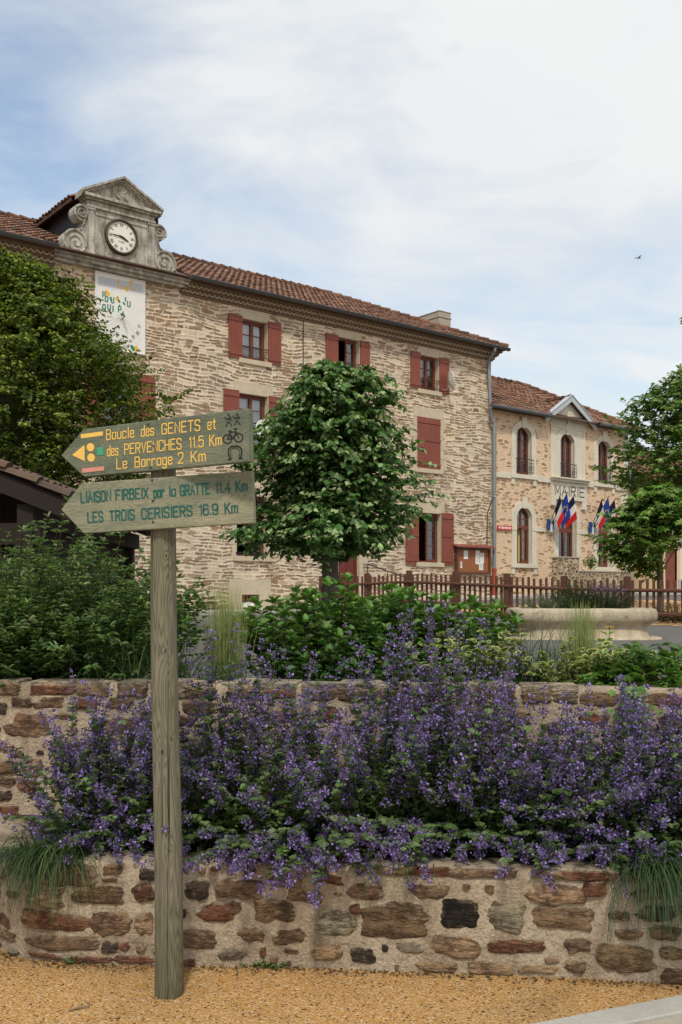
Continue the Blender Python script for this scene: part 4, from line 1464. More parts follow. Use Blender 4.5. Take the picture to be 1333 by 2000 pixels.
# clock gable: scrolled stone front, pediment, clock, slate cheeks and little roof
GC = -15.38
HALF = [(2.02, 10.98), (2.02, 11.08), (1.95, 11.16), (1.85, 11.20)]
HALF += [(1.36 + .40 * math.cos(rad(a)), 11.36 + .40 * math.sin(rad(a))) for a in range(-15, 96, 15)]
HALF += [(1.22, 11.80), (1.15, 11.92), (1.14, 12.03)]
HALF += [(1.19 + .24 * math.cos(rad(a)), 12.26 + .24 * math.sin(rad(a))) for a in range(-60, 121, 20)]
HALF += [(1.0, 12.48), (1.0, 12.72)]
out = [(GC + x, z) for x, z in HALF] + [(GC - x, z) for x, z in HALF[::-1]]
mb = MB()
mb.prism(out, -.06, .32)
mb.box(GC - 2.06, GC + 2.06, -.30, .1, 10.84, 10.93)
mb.box(GC - 2.10, GC + 2.10, -.36, .1, 10.93, 11.0)
mb.box(GC - 2.03, GC + 2.03, -.20, .1, 10.76, 10.84)
mb.box(GC - 1.98, GC + 1.98, -.12, .1, 11.0, 11.05)
for s in (-1, 1):
    x0, x1 = sorted((GC + s * 1.02, GC + s * .84))
    mb.box(x0, x1, -.11, -.05, 11.05, 12.38)                                   # pilaster
    mb.box(x0 - .03, x1 + .03, -.13, -.05, 12.38, 12.44)
    mb.box(x0 - .02, x1 + .02, -.125, -.05, 11.05, 11.2)
mb.box(GC - 1.06, GC + 1.06, -.12, .3, 12.46, 12.52)
mb.box(GC - 1.03, GC + 1.03, -.08, .3, 12.52, 12.66)
mb.box(GC - 1.10, GC + 1.10, -.16, .3, 12.66, 12.72)
mb.box(GC - 1.16, GC + 1.16, -.24, .3, 12.72, 12.80)
mb.box(GC - .78, GC + .78, -.085, -.05, 12.28, 12.34)
mb.prism([(GC - 1.1, 12.80), (GC + 1.1, 12.80), (GC, 13.36)], -.05, .3)        # tympanum
for s in (-1, 1):
    for (w0, w1, nn) in ((.0, .07, -.26), (.07, .13, -.18), (.13, .17, -.12)):
        c = .52
        o = [(GC + s * 1.24, 12.82 - w0 + .06), (GC, 13.52 - w0), (GC, 13.52 - w1), (GC + s * 1.24, 12.82 - w1 + .06)]
        mb.prism(o if s > 0 else o[::-1], nn, .3)
for k in range(5):                                                              # carved coat of arms in the tympanum
    mb.disc(GC + (k - 2) * .06, 13.0 + .05 * math.sin(k * 1.4), .07, -.09 - .01 * (k % 2), -.04, 10)
mb.prism([(GC - .11, 13.06), (GC - .11, 12.92), (GC, 12.84), (GC + .11, 12.92), (GC + .11, 13.06)], -.10, -.04)
mb.prism([(GC - .09, 13.09), (GC + .09, 13.09), (GC + .12, 13.18), (GC + .05, 13.13), (GC, 13.2), (GC - .05, 13.13), (GC - .12, 13.18)], -.10, -.04)
for s in (-1, 1):
    for (cx, cz, r, turns) in ((1.36, 11.40, .38, 2.3), (1.19, 12.26, .22, 2.0)):
        P = []
        for k in range(60):
            f = k / 59
            a = turns * 2 * math.pi * f
            rr = r * (1 - f * .93)
            P.append((GC + s * (cx + rr * math.cos(a - .5)), -.075, cz + rr * math.sin(a - .5)))
        mb.tube(P, [.035 * (1 - .55 * k / 59) for k in range(60)], 6)
    P = [(GC + s * (1.12 + x), -.075, z) for x, z in ((.30, 11.72), (.10, 11.78), (.02, 11.95), (.0, 12.05), (-.06, 12.15))]
    mb.tube(P, .03, 6)
gab = mb.build("clock_gable", m_old, house, off, bevel=.008)
mb = MB()
CX, CZ = GC - .02, 11.83
mb.disc(CX, CZ, .44, -.10, -.05, 40)
face = mb.build("clock_face", mat("enamel_dial", vary((.74, .72, .66), .1, 5, .0005, 30), .4), gab)
mb = MB()
for k in range(40):
    a, b = 2 * math.pi * k / 40, 2 * math.pi * (k + 1) / 40
    q = lambda r, th, n: (CX + r * math.cos(th), n, CZ + r * math.sin(th))
    for (r0, n0, r1, n1) in ((.43, -.11, .455, -.16), (.455, -.16, .50, -.14), (.50, -.14, .515, -.05)):
        mb.poly([q(r0, a, n0), q(r0, b, n0), q(r1, b, n1), q(r1, a, n1)])
mb.build("clock_rim", mat("rusty_rim", vary((.075, .045, .03), .5, 12, .003, 40), .7), gab, smooth=True)
pen = Pen(-.102)
for hnum, s in enumerate(("XII", "I", "II", "III", "IIII", "V", "VI", "VII", "VIII", "IX", "X", "XI")):
    th = math.pi / 2 - hnum * math.pi / 6
    wdt = sum({'X': .062, 'V': .055, 'I': .026}[c] for c in s)
    er, et = Vector((math.cos(th), math.sin(th))), Vector((math.sin(th), -math.cos(th)))
    x = -wdt / 2
    for c in s:
        cw = {'X': .062, 'V': .055, 'I': .026}[c]
        q = lambda a, b: tuple(Vector((CX, CZ)) + er * (.335 + (b - .5) * .085) + et * (x + a * cw))
        for A, B in {'X': (((.1, 0), (.9, 1)), ((.9, 0), (.1, 1))), 'V': (((.1, 1), (.5, 0)), ((.9, 1), (.5, 0))), 'I': (((.5, 0), (.5, 1)),)}[c]:
            pen.stroke([q(*A), q(*B)], .014, (.02, .02, .02))
        x += cw
    pen.mb.build("numeral", m_col, gab)
    pen = Pen(-.102)
for k in range(60):
    th = 2 * math.pi * k / 60
    pen.stroke([(CX + r * math.cos(th), CZ + r * math.sin(th)) for r in (.40, .418)], .006 if k % 5 else .012, (.02, .02, .02))
pen.mb.build("minute_track", m_col, gab)
pen = Pen(-.1023)
pen.text("PARIS", CX - .085, CX + .085, CZ - .165, CZ - .165, .045, .008, (.05, .05, .05))
pen.mb.build("dial_lettering", m_col, gab)
pen = Pen(-.115)
for th, L, w in ((rad(90 - 3.78 * 30), .27, .040), (rad(90 - 45.5 * 6), .38, .028)):
    d_ = Vector((math.cos(th), math.sin(th)))
    e_ = Vector((-d_.y, d_.x))
    c_ = Vector((CX, CZ))
    pen.n -= .006
    pen.fill([tuple(c_ - d_ * .09 + e_ * w * .4), tuple(c_ - d_ * .09 - e_ * w * .4), tuple(c_ + d_ * L * .55 - e_ * w * .7), tuple(c_ + d_ * L), tuple(c_ + d_ * L * .55 + e_ * w * .7)], (.015, .015, .018))
pen.mb.disc(CX, CZ, .028, -.135, -.10, 12, (.015, .015, .018))
pen.mb.build("clock_hands", m_col, gab)
# slate cheeks and roof behind the gable
mb = MB()
for s in (-1, 1):
    x = GC + s * .98
    mb.hexa([(x, .3, 11.2), (x + s * .05, .3, 11.2), (x + s * .05, 4.0, 12.9), (x, 4.0, 12.9), (x, .3, 12.85), (x + s * .05, .3, 12.85), (x + s * .05, 4.0, 12.95), (x, 4.0, 12.95)])
mb.build("slate_cheek", m_slate, house, off)
mb = MB()
for s in (-1, 1):
    run, rise = 1.36, .74
    L = math.hypot(run, rise)
    tiles(mb, (GC + s * run, .30, 12.76), (0, 1, 0), (-s * run / L, 0, rise / L), 4.1, lambda u: (0, L), .22, .36)
    mb.poly([(GC + s * run, .3, 12.745), (GC + s * run, 4.4, 12.745), (GC, 4.4, 13.485), (GC, .3, 13.485)], D_)
    mb.poly([(GC + s * run, .3, 12.70), (GC + s * run, 4.4, 12.70), (GC, 4.4, 13.44), (GC, .3, 13.44)], D_)
    mb.box(*sorted((GC + s * (run - .03), GC + s * run)), .3, 4.4, 12.66, 12.742, D_)
    for k in range(9):
        y = .5 + k * .45
        mb.hexa([(GC + s * 1.0, y, 12.82), (GC + s * 1.0, y + .07, 12.82), (GC + s * 1.34, y + .07, 12.64), (GC + s * 1.34, y, 12.64),
                 (GC + s * 1.0, y, 12.90), (GC + s * 1.0, y + .07, 12.90), (GC + s * 1.34, y + .07, 12.72), (GC + s * 1.34, y, 12.72)], D_)
ridge(mb, (GC, .32, 13.46), (GC, 4.5, 13.46), .10)
mb.build("dormer_roof", m_tile, house, off)

# ------------------------------------------------------------ things hung on the house
sund = thing("sundial", "tall white painted sundial panel with green and yellow letters below the clock gable", "sundial", fw(-15.41, -.05, 8.6), FROT)
so = Vector((15.41, .05, -8.6))
mb = MB()
mb.box(-16.15, -14.67, -.06, -.02, 8.62, 10.72)
mb.build("panel", m_white, sund, so)
mb = MB()
for a, b, c, d in ((-16.18, -16.14, 8.6, 10.74), (-14.68, -14.64, 8.6, 10.74)): mb.box(a, b, -.075, -.015, c, d)
mb.box(-16.14, -14.68, -.075, -.015, 10.71, 10.74)
mb.box(-16.14, -14.68, -.075, -.015, 8.6, 8.63)
mb.col = (1, 1, 1)
mb.build("frame", m_white, sund, so)
pen = Pen(-.0615, .0004)
U = lambda x: -16.15 + 1.48 * (x - 235) / (1015 - 235)
def UV(x, y):
    """drawn position of a mark on the panel, panel picture units"""
    f = (x - 235) / 780
    top = 180 + 165 * f
    bot = 1330 + 145 * f
    return -16.14 + 1.46 * f, 10.71 - 2.08 * (y - top) / (bot - top)
GRN, YEL, GRY = (.015, .19, .13), (.78, .44, .03), (.42, .46, .52)
pen.fill([UV(262, 250), UV(262, 385), UV(992, 520), UV(992, 380)], (.50, .53, .58))
for s, x, y in (("M", 345, 350), ("I", 445, 370), ("N", 520, 385), ("I", 905, 465)):
    a, b = UV(x, y), UV(x + (12 if s == 'I' else 60), y + 12)
    pen.text(s, a[0], a[0] + (.02 if s == 'I' else .11), a[1], a[1], .17, .018, GRY)
for s, x, y, h, w, c in (("L", 590, 430, .22, .10, YEL), ("E", 780, 450, .22, .11, YEL), ("P", 335, 575, .15, .075, GRN), ("D", 375, 640, .14, .075, GRN), ("U", 470, 660, .15, .08, GRN), ("U", 740, 725, .15, .08, GRN),
                         ("Q", 335, 770, .15, .08, GRN), ("U", 415, 765, .14, .08, GRN), ("P", 590, 810, .16, .08, GRN), ("A", 645, 865, .12, .075, GRN)):
    a = UV(x, y)
    pen.text(s, a[0], a[0] + w, a[1], a[1], h, .034, c)
for x, y, h in ((500, 800, .15), (705, 640, .10)):
    a = UV(x, y)
    pen.stroke([a, (a[0], a[1] + h)], .04, GRN)
def blob(x, y, w, h, c, rot=.5):
    a = UV(x, y)
    pen.fill([(a[0] - w, a[1] + h * rot), (a[0] - w * .2, a[1] + h), (a[0] + w, a[1] - h * .1), (a[0] + w * .5, a[1] - h), (a[0] - w * .3, a[1] - h * .5)], c)
for b in ((410, 515, .085, .10, YEL), (720, 450, .07, .08, YEL), (465, 610, .05, .06, GRN), (570, 615, .075, .075, YEL), (600, 640, .05, .06, GRN), (580, 585, .03, .04, GRN), (680, 680, .05, .05, GRN), (610, 710, .03, .03, GRN), (825, 1375, .09, .09, GRN), (885, 1385, .085, .085, YEL)):
    blob(*b)
for k in range(10):
    c = UV(632, 880)
    th = rad(-152 + k * 13.6)
    L = min(.98, .62 / max(.2, abs(math.cos(th))), 1.0 / max(.2, abs(math.sin(th))))
    pen.stroke([(c[0] + math.cos(th) * .06, c[1] + math.sin(th) * .06), (c[0] + math.cos(th) * L, c[1] + math.sin(th) * L)], .006, (.40, .40, .40))
for s, x, y, r in (("12", 605, 1285, 0), ("13", 665, 1290, 0), ("14", 770, 1290, .2), ("15", 825, 1235, .5), ("16", 905, 1180, .7), ("17", 955, 1075, 1.35), ("11", 520, 1285, 0), ("10", 450, 1250, 0)):
    if s == "10": continue
    a = UV(x, y)
    pen.text(s, a[0], a[0] + .085 * math.cos(r), a[1], a[1] + .085 * math.sin(r), .085, .016, (.03, .10, .09))
pen.mb.build("painted_marks", m_col, sund, so)
mb = MB()
c = UV(632, 880)
mb.tube([(c[0], -.06, c[1] + .08), (c[0], -.30, c[1] - .05)], .02, 6)
mb.tube([(c[0], -.06, c[1] - .10), (c[0], -.30, c[1] - .05)], .012, 6)
mb.build("gnomon", m_iron, sund, so)


def dish(label, t, z, n, az, tilt, r=.33, armt=0.3):
    d = thing("satellite_dish", label, "satellite dish", fw(t, 0, z), FROT, "satellite dishes on the stone house")
    M = Matrix.Translation((0, n, 0)) @ Matrix.Rotation(az, 4, 'Z') @ Matrix.Rotation(tilt, 4, 'X')
    mb = MB()
    for k in range(6):
        for j in range(24):
            def P(k, j):
                q = r * k / 6
                a = 2 * math.pi * j / 24
                return M @ Vector((q * math.cos(a) * .92, -.25 * q * q / r, q * math.sin(a)))
            mb.poly([P(k, j), P(k, j + 1), P(k + 1, j + 1), P(k + 1, j)])
    o = mb.build("dish", m_white, d, smooth=True)
    so_ = o.modifiers.new("thickness", 'SOLIDIFY'); so_.thickness = .012
    mb = MB()
    mb.tube([(armt, -.02, -.28), (armt * .6, n * .5, -.34), (0, n + .06, -.30), (0, n + .05, 0)], .02, 6)
    mb.box(armt - .06, armt + .06, -.03, -.004, -.36, -.2)
    mb.build("wall_arm", m_zinc, d)
    mb = MB()
    e = M @ Vector((0, -.42, -.18))
    mb.tube([M @ Vector((0, 0, -r)), M @ Vector((0, -.3, -r + .02)), e], .012, 6)
    mb.tube([e, e + (M.to_3x3() @ Vector((0, .09, .05)))], [.03, .03], 8)
    mb.build("receiver", m_grey, d)
    return d


dish("white satellite dish seen edge on beside the top right shutter", -2.62, 9.45, -.38, rad(62), rad(-12), .37, -.1)
dish("white satellite dish partly hidden between the signpost and the lime tree", -10.75, 6.75, -.45, rad(-10), rad(-20), .36, .1)

nb = thing("notice_board", "glazed wooden notice board with white papers and a little tiled roof on the house wall", "notice board", fw(-1.1, -.01, 2.45), FROT)
no = Vector((1.1, .01, -2.45))
mb = MB()
mb.box(-1.92, -.26, -.10, -.015, 2.5, 3.36)
mb.build("back_panel", m_cork, nb, no)
mb = MB()
for a, b, c, d in ((-2.0, -1.92, 2.44, 3.42), (-.26, -.18, 2.44, 3.42), (-1.92, -.26, 2.44, 2.52), (-1.92, -.26, 3.34, 3.42)): mb.box(a, b, -.17, -.014, c, d)
mb.build("frame", m_fence, nb, no, bevel=.006)
mb = MB()
mb.hexa([(-2.12, -.32, 3.42), (-.08, -.32, 3.42), (-.08, -.01, 3.50), (-2.12, -.01, 3.50), (-2.12, -.32, 3.46), (-.08, -.32, 3.46), (-.08, -.01, 3.56), (-2.12, -.01, 3.56)])
mb.build("roof", m_paint, nb, no)
for (x, z, w, h) in ((-1.48, 3.0, .22, .31), (-.85, 3.1, .21, .30), (-.62, 2.86, .21, .30), (-.86, 2.82, .21, .30), (-.66, 2.60, .22, .26), (-.60, 3.05, .20, .2), (-1.72, 2.66, .09, .24)):
    q = MB(); q.col = (.74, .75, .74); q.box(x - w / 2, x + w / 2, -.107 - rnd.random() * .004, -.101, z, z + h)
    for k in range(5): q.box(x - w * .36, x + w * (.36 - .2 * (k % 3 == 2)), -.1125, -.112, z + h * (.82 - k * .14), z + h * (.82 - k * .14) + .012, (.35, .35, .36))
    q.build("paper", m_col, nb, no)

lp = thing("wall_lamp", "thin bent lamp bracket on the stone wall beside the downpipe", "lamp", fw(-.25, 0, 4.7), FROT)
mb = MB()
mb.tube([(.0, -.03, -1.2), (.0, -.04, 0.0), (-.03, -.12, .18), (-.35, -.62, .52)], .022, 6)
mb.build("bracket", m_dzinc, lp)
mb = MB(); mb.tube([(-.27, -.50, .45), (-.48, -.86, .62)], [.05, .035], 8); mb.build("lamp_head", m_zinc, lp)

# ------------------------------------------------------------ town hall
hall = thing("town_hall", "two storey pink stone town hall with white arched window surrounds and MAIRIE on a plaque", "town hall", fw(4.4, .1, 1.3), FROT)
ho = Vector((-4.4, 0, -1.3))
HOPS = dict(u1=(1.52, 2.42, 6.42, 8.30, .28), u2=(4.22, 5.12, 6.44, 8.30, .28), u3=(6.72, 7.58, 6.44, 8.26, .28),
            g1=(1.55, 2.45, 2.9, 5.12, .43), g2=(4.10, 5.25, 1.75, 5.30, .55), g3=(6.72, 7.60, 2.85, 5.15, .42))
MT0, MT1 = .03, 8.85
mb = MB()
wall_front(mb, MT0, MT1, .9, 8.86, list(HOPS.values()))
mb.poly([(MT1, 0, .9), (MT1, 6.4, .9), (MT1, 6.4, 8.86), (MT1, 0, 8.86)])
mb.poly([(MT0, 0, .9), (MT0, 6.4, .9), (MT0, 6.4, 8.86), (MT0, 0, 8.86)])
mb.poly([(MT0, 6.4, .9), (MT1, 6.4, .9), (MT1, 6.4, 8.86), (MT0, 6.4, 8.86)])
mb.build("wall", m_mairie, hall, ho)
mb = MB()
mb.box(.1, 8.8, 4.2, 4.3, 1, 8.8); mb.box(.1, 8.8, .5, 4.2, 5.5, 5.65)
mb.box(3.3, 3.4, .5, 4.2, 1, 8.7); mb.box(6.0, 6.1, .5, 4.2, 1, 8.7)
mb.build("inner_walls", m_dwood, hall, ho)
for k, o in HOPS.items():
    a, b, c, d, r = o
    s = MB()
    reveal(s, o, -.045, .26)
    P = hole(*o)
    e = .27
    q = (a - e, b + e, c, d + e * .95, r + e * .8)
    Q = hole(*q)
    Q[0], Q[-1] = (a - e, c), (b + e, c)
    for (p0, p1, q0, q1) in zip(P, P[1:], Q, Q[1:]):
        s.hexa([(p0[0], -.045, p0[1]), (p1[0], -.045, p1[1]), (p1[0], .012, p1[1]), (p0[0], .012, p0[1]),
                (q0[0], -.045, q0[1]), (q1[0], -.045, q1[1]), (q1[0], .012, q1[1]), (q0[0], .012, q0[1])])
    m_ = (a + b) / 2
    s.hexa([(m_ - .10, -.085, d - .04), (m_ + .10, -.085, d - .04), (m_ + .10, -.03, d - .04), (m_ - .10, -.03, d - .04),
            (m_ - .14, -.085, d + .40), (m_ + .14, -.085, d + .40), (m_ + .14, -.03, d + .40), (m_ - .14, -.03, d + .40)])
    s.build("window_surround", m_trim, hall, ho, bevel=.006)
    q = MB()
    if k != 'g2':
        q.box(a - .33, b + .33, -.10, .12, c - .17, c - .004)
        for x in (a - .2, b + .2): q.box(x - .09, x + .09, -.06, -.003, c - .42, c - .172)
        q.build("sill", m_trim, hall, ho, bevel=.008)
for k in ('u1', 'u2', 'u3'):
    o = HOPS[k]
    window(hall, o, ho, n=.17, rows=4, rail=(o[2] + .08, o[2] + .60, True), rail_n=-.13)
o = HOPS['g1']
window(hall, o, ho, n=.17, rows=3, transom=4.36, opened=True, curtain=(m_yelc, [(2.0, 2.4, 2.95, 4.9)]))
window(hall, HOPS['g2'], ho, n=.2, rows=2, transom=4.36, solid=.75)["label"] = "double entrance door under the arch"
window(hall, HOPS['g3'], ho, n=.17, rows=3, transom=4.36, curtain=(m_yelc, [(7.2, 7.55, 2.9, 5.0)]))
mb = MB()
def band(z0, z1, n0, cuts):
    x = MT0 + .12
    for a, b in cuts + [(MT1, MT1)]:
        if a > x:
            mb = MB(); mb.box(x, a, n0, .012, z0, z1); mb.build("string_course", m_trim, hall, ho, bevel=.008)
        x = b
sg = [(HOPS[k][0] - .27, HOPS[k][1] + .27) for k in ('g1', 'g2', 'g3')]
band(4.20, 4.36, -.052, sg)
for k in ('g1', 'g2', 'g3'):
    a, b = HOPS[k][0], HOPS[k][1]
    for x0, x1 in ((a - .29, a - .003), (b + .003, b + .29)):
        mb = MB(); mb.box(x0, x1, -.062, .0, 4.20, 4.36); mb.build("impost_block", m_trim, hall, ho, bevel=.008)
mb = None
band(6.20, 6.42, -.075, [(HOPS['u1'][0] - .335, HOPS['u1'][1] + .335), (3.60, 5.86), (HOPS['u3'][0] - .335, HOPS['u3'][1] + .335)])
z = 1.0
k = 0
mb = MB()
while z < 8.7:                                            # corner blocks
    w = .5 if k % 2 else .28
    mb.box(MT1 - w, MT1 + .02, -.02, .3, z, z + .50)
    z += .51; k += 1
mb.build("corner_stones", m_trim, hall, ho, bevel=.008)
# centre bay: white panel round the middle window, moulded ledge, name plaque, gable
mb = MB()
u2 = HOPS['u2']
BA, BB = 3.62, 5.84
big = (u2[0] - .275, u2[1] + .275, u2[2], u2[3] + .27, .5)
wall_front(mb, BA, BB, 6.46, 8.92, [big], n=-.028)
mb.poly([(BA, -.028, 6.46), (BA, .01, 6.46), (BA, .01, 8.9), (BA, -.028, 8.9)])
mb.poly([(BB, -.028, 6.46), (BB, .01, 6.46), (BB, .01, 8.9), (BB, -.028, 8.9)])
mb.prism([(3.3, 8.84), (6.1, 8.84), (4.70, 9.68)], -.03, .2)
mb.box(3.6, 5.88, -.06, -.02, 8.50, 8.56)
mb.box(BA, BA + .14, -.05, -.02, 6.46, 8.5); mb.box(BB - .14, BB, -.05, -.02, 6.46, 8.5)
mb.box(3.55, 5.91, -.20, .01, 6.30, 6.40)
mb.box(3.50, 5.96, -.30, .01, 6.40, 6.455)
mb.box(3.60, 5.86, -.10, .01, 5.56, 6.30)
mb.box(3.60, 3.86, -.11, .01, 5.30, 5.56); mb.box(5.58, 5.84, -.11, .01, 5.22, 5.56); mb.box(4.5, 4.86, -.11, -.05, 5.36, 5.56)
for (z0, w) in ((9.1, .13), (9.0, .16), (8.88, .12), (8.76, .10), (8.66, .13)):
    mb.disc(4.72, z0, w, -.10, -.02, 8, rz=.07)
mb.box(4.62, 4.82, -.11, -.02, 9.13, 9.2)
bay = mb.build("centre_bay", m_trim, hall, ho, bevel=.006)
pen = Pen(-.1035)
pen.text("MAIRIE", 3.80, 5.68, 5.74, 5.74, .38, .046, (.02, .02, .022), gap=1.9)
pen.mb.build("lettering", m_col, bay)
# roof
EN2, EZ2, RN2, RZ2 = -.42, 8.84, 3.2, 10.95
l2 = math.hypot(RN2 - EN2, RZ2 - EZ2)
S = (0, (RN2 - EN2) / l2, (RZ2 - EZ2) / l2)
hw = RN2 - EN2
RE = MT1 + .35
gw = 1.55
def lim_h(u):
    t_ = MT0 + u
    top = l2 if t_ < RE - hw else l2 * max(0, (RE - t_) / hw)
    s0 = 0.0
    if abs(t_ - 4.7) < gw: s0 = (gw - abs(t_ - 4.7)) / gw * l2 * .42
    return s0, top
mb = MB()
tiles(mb, (MT0, EN2, EZ2), (1, 0, 0), S, RE - MT0, lim_h, .2, .30, rad_=.085)
tiles(mb, (RE, EN2, EZ2), (0, 1, 0), (-hw / l2, 0, (RZ2 - EZ2) / l2), 2 * hw, lambda u: (0, l2 * (1 - abs(u - hw) / hw)), .3, .4, rad_=.13)
tiles(mb, (MT0, 2 * RN2 - EN2, EZ2), (1, 0, 0), (0, -(RN2 - EN2) / l2, (RZ2 - EZ2) / l2), RE - MT0, lambda u: (0, l2 if MT0 + u < RE - hw else l2 * max(0, (RE - MT0 - u) / hw)), .4, .6, rad_=.18)
mb.poly([(MT0, EN2, EZ2 - .01), (RE, EN2, EZ2 - .01), (RE - hw, RN2, RZ2 - .01), (MT0, RN2, RZ2 - .01)], D_)
mb.poly([(RE, EN2, EZ2 - .01), (RE, 2 * RN2 - EN2, EZ2 - .01), (RE - hw, RN2, RZ2 - .01)], D_)
mb.poly([(MT0, 2 * RN2 - EN2, EZ2 - .01), (RE, 2 * RN2 - EN2, EZ2 - .01), (RE - hw, RN2, RZ2 - .01), (MT0, RN2, RZ2 - .01)], D_)
mb.poly([(MT0, EN2, EZ2), (MT0, 2 * RN2 - EN2, EZ2), (MT0, RN2, RZ2)], D_)
ridge(mb, (MT0, RN2, RZ2 + .02), (RE - hw, RN2, RZ2 + .02)); ridge(mb, (RE, EN2, EZ2 + .04), (RE - hw, RN2, RZ2 + .03))
mb.box(MT0, 3.2, EN2 + .02, .0, 8.80, 8.82, D_); mb.box(6.25, RE, EN2 + .02, .0, 8.80, 8.82, D_)
for s in (-1, 1):                                         # cross gable
    L = math.hypot(gw, .94)
    tiles(mb, (4.7 + s * gw, -.18, 8.82), (0, 1, 0), (-s * gw / L, 0, .94 / L), 2.0, lambda u: (max(0, (u - .2) * .9) if u > .2 else 0, L), .2, .3, rad_=.085)
    mb.poly([(4.7 + s * gw, -.2, 8.80), (4.7 + s * gw * .55, 1.6, 9.2), (4.7, 1.9, 9.755), (4.7, -.2, 9.755)], D_)
ridge(mb, (4.7, -.2, 9.77), (4.7, 1.7, 9.77))
mroof = mb.build("roof", m_tile, hall, ho)
mb = MB()
for s in (-1, 1):
    o = [(4.7 + s * (gw + .08), 8.80), (4.7, 9.86), (4.7, 9.62), (4.7 + s * (gw + .08), 8.58)]
    mb.prism(o if s > 0 else o[::-1], -.25, -.19)
    p = [(4.7 + s * (gw + .1), 8.83), (4.7, 9.90), (4.7, 9.865), (4.7 + s * (gw + .1), 8.795)]
    mb.prism(p if s > 0 else p[::-1], -.28, -.02)
mb.build("verge_board", mat("pale_blue_zinc", vary((.42, .46, .50), .25, 4, .002, 40), .5, .4), mroof)
for a, b in ((-.4, 3.1), (6.3, RE)):
    mb = MB()
    mb.tube([(a, EN2 - .06, EZ2 - .02), (b, EN2 - .06, EZ2 - .02)], .07, 8)
    mb.build("gutter", m_dzinc, hall, ho)
mb = MB()
mb.tube([(-.36, EN2 - .06, EZ2 - .06), (-.33, -.33, 8.55), (-.12, -.28, 8.25), (.17, -.16, 8.1), (.17, -.14, 1.3)], .05, 8)
mb.build("downpipe", m_zinc, hall, ho)
mb = MB()
mb.tube([(MT1 + .12, EN2, EZ2 - .06), (MT1 + .10, -.06, 8.3), (MT1 + .10, -.06, 1.2)], .055, 8)
mb.build("downpipe", m_zinc, hall, ho)
mb = MB()                                                    # shutters of the plinth: plain base course
mb.box(MT0 + .05, 1.2, -.03, .01, .9, 2.45); mb.box(7.95, MT1 - .55, -.03, .01, .9, 2.45)
mb.build("base_course", m_parap, hall, ho)

sg_ = thing("direction_sign", "small red sign with white arrow and lettering on the town hall wall", "sign", fw(.8, .05, 4.18), FROT)
mb = MB(); mb.box(-.42, .42, -.03, 0, -.0, .17, (.55, .03, .035)); mb.build("plate", m_col, sg_)
pen = Pen(-.032)
pen.text("Secrétariat"[:11], -.2, .37, .05, .05, .085, .018, (.8, .78, .76), gap=1.2)
pen.stroke([(-.34, .085), (-.26, .085)], .03, (.8, .78, .76)); pen.stroke([(-.30, .045), (-.30, .125)], .03, (.8, .78, .76))
pen.mb.build("lettering", m_col, sg_)

pp = thing("stone_parapet", "dark rubble stone parapet in front of the town hall door", "parapet", fw(4.3, -1.5, 1.4), FROT)
po = Vector((-4.3, 1.5, -1.4))
mb = MB()
mb.hexa([(2.0, -1.75, .9), (3.1, -1.75, .9), (3.1, -1.3, .9), (2.0, -1.3, .9), (2.0, -1.75, 3.08), (3.1, -1.75, 3.08), (3.1, -1.3, 3.08), (2.0, -1.3, 3.08)])
mb.box(3.102, 6.3, -1.75, -1.3, .9, 2.56)
mb.build("wall", m_parap, pp, po)
mb = MB(); mb.box(1.97, 3.12, -1.78, -1.27, 3.081, 3.13); mb.box(3.125, 6.35, -1.78, -1.27, 2.561, 2.61)
mb.build("capping", m_conc, pp, po, bevel=.012)
shn = thing("potted_shrub", "small green shrub standing on the parapet before the town hall door", "shrub", fw(4.15, -1.5, 2.61), FROT)
P = R.normal(0, .13, (150, 3)) + [0, 0, .30]
mb = MB()
for k in range(6): mb.tube([(0, 0, 0), (.02 * k - .05, 0, .2), (.06 * k - .15, .02 * k - .05, .45)], .008, 4, col=(.1, .07, .03))
mb.build("stems", m_stem, shn)
scatter("leaves", 'leaf', P, R.normal(0, 1, (150, 3)) + [0, 0, .6], R.normal(0, 1, (150, 3)), .11, .5, pal(150, (.09, .16, .02), .3), m_leaf, shn)


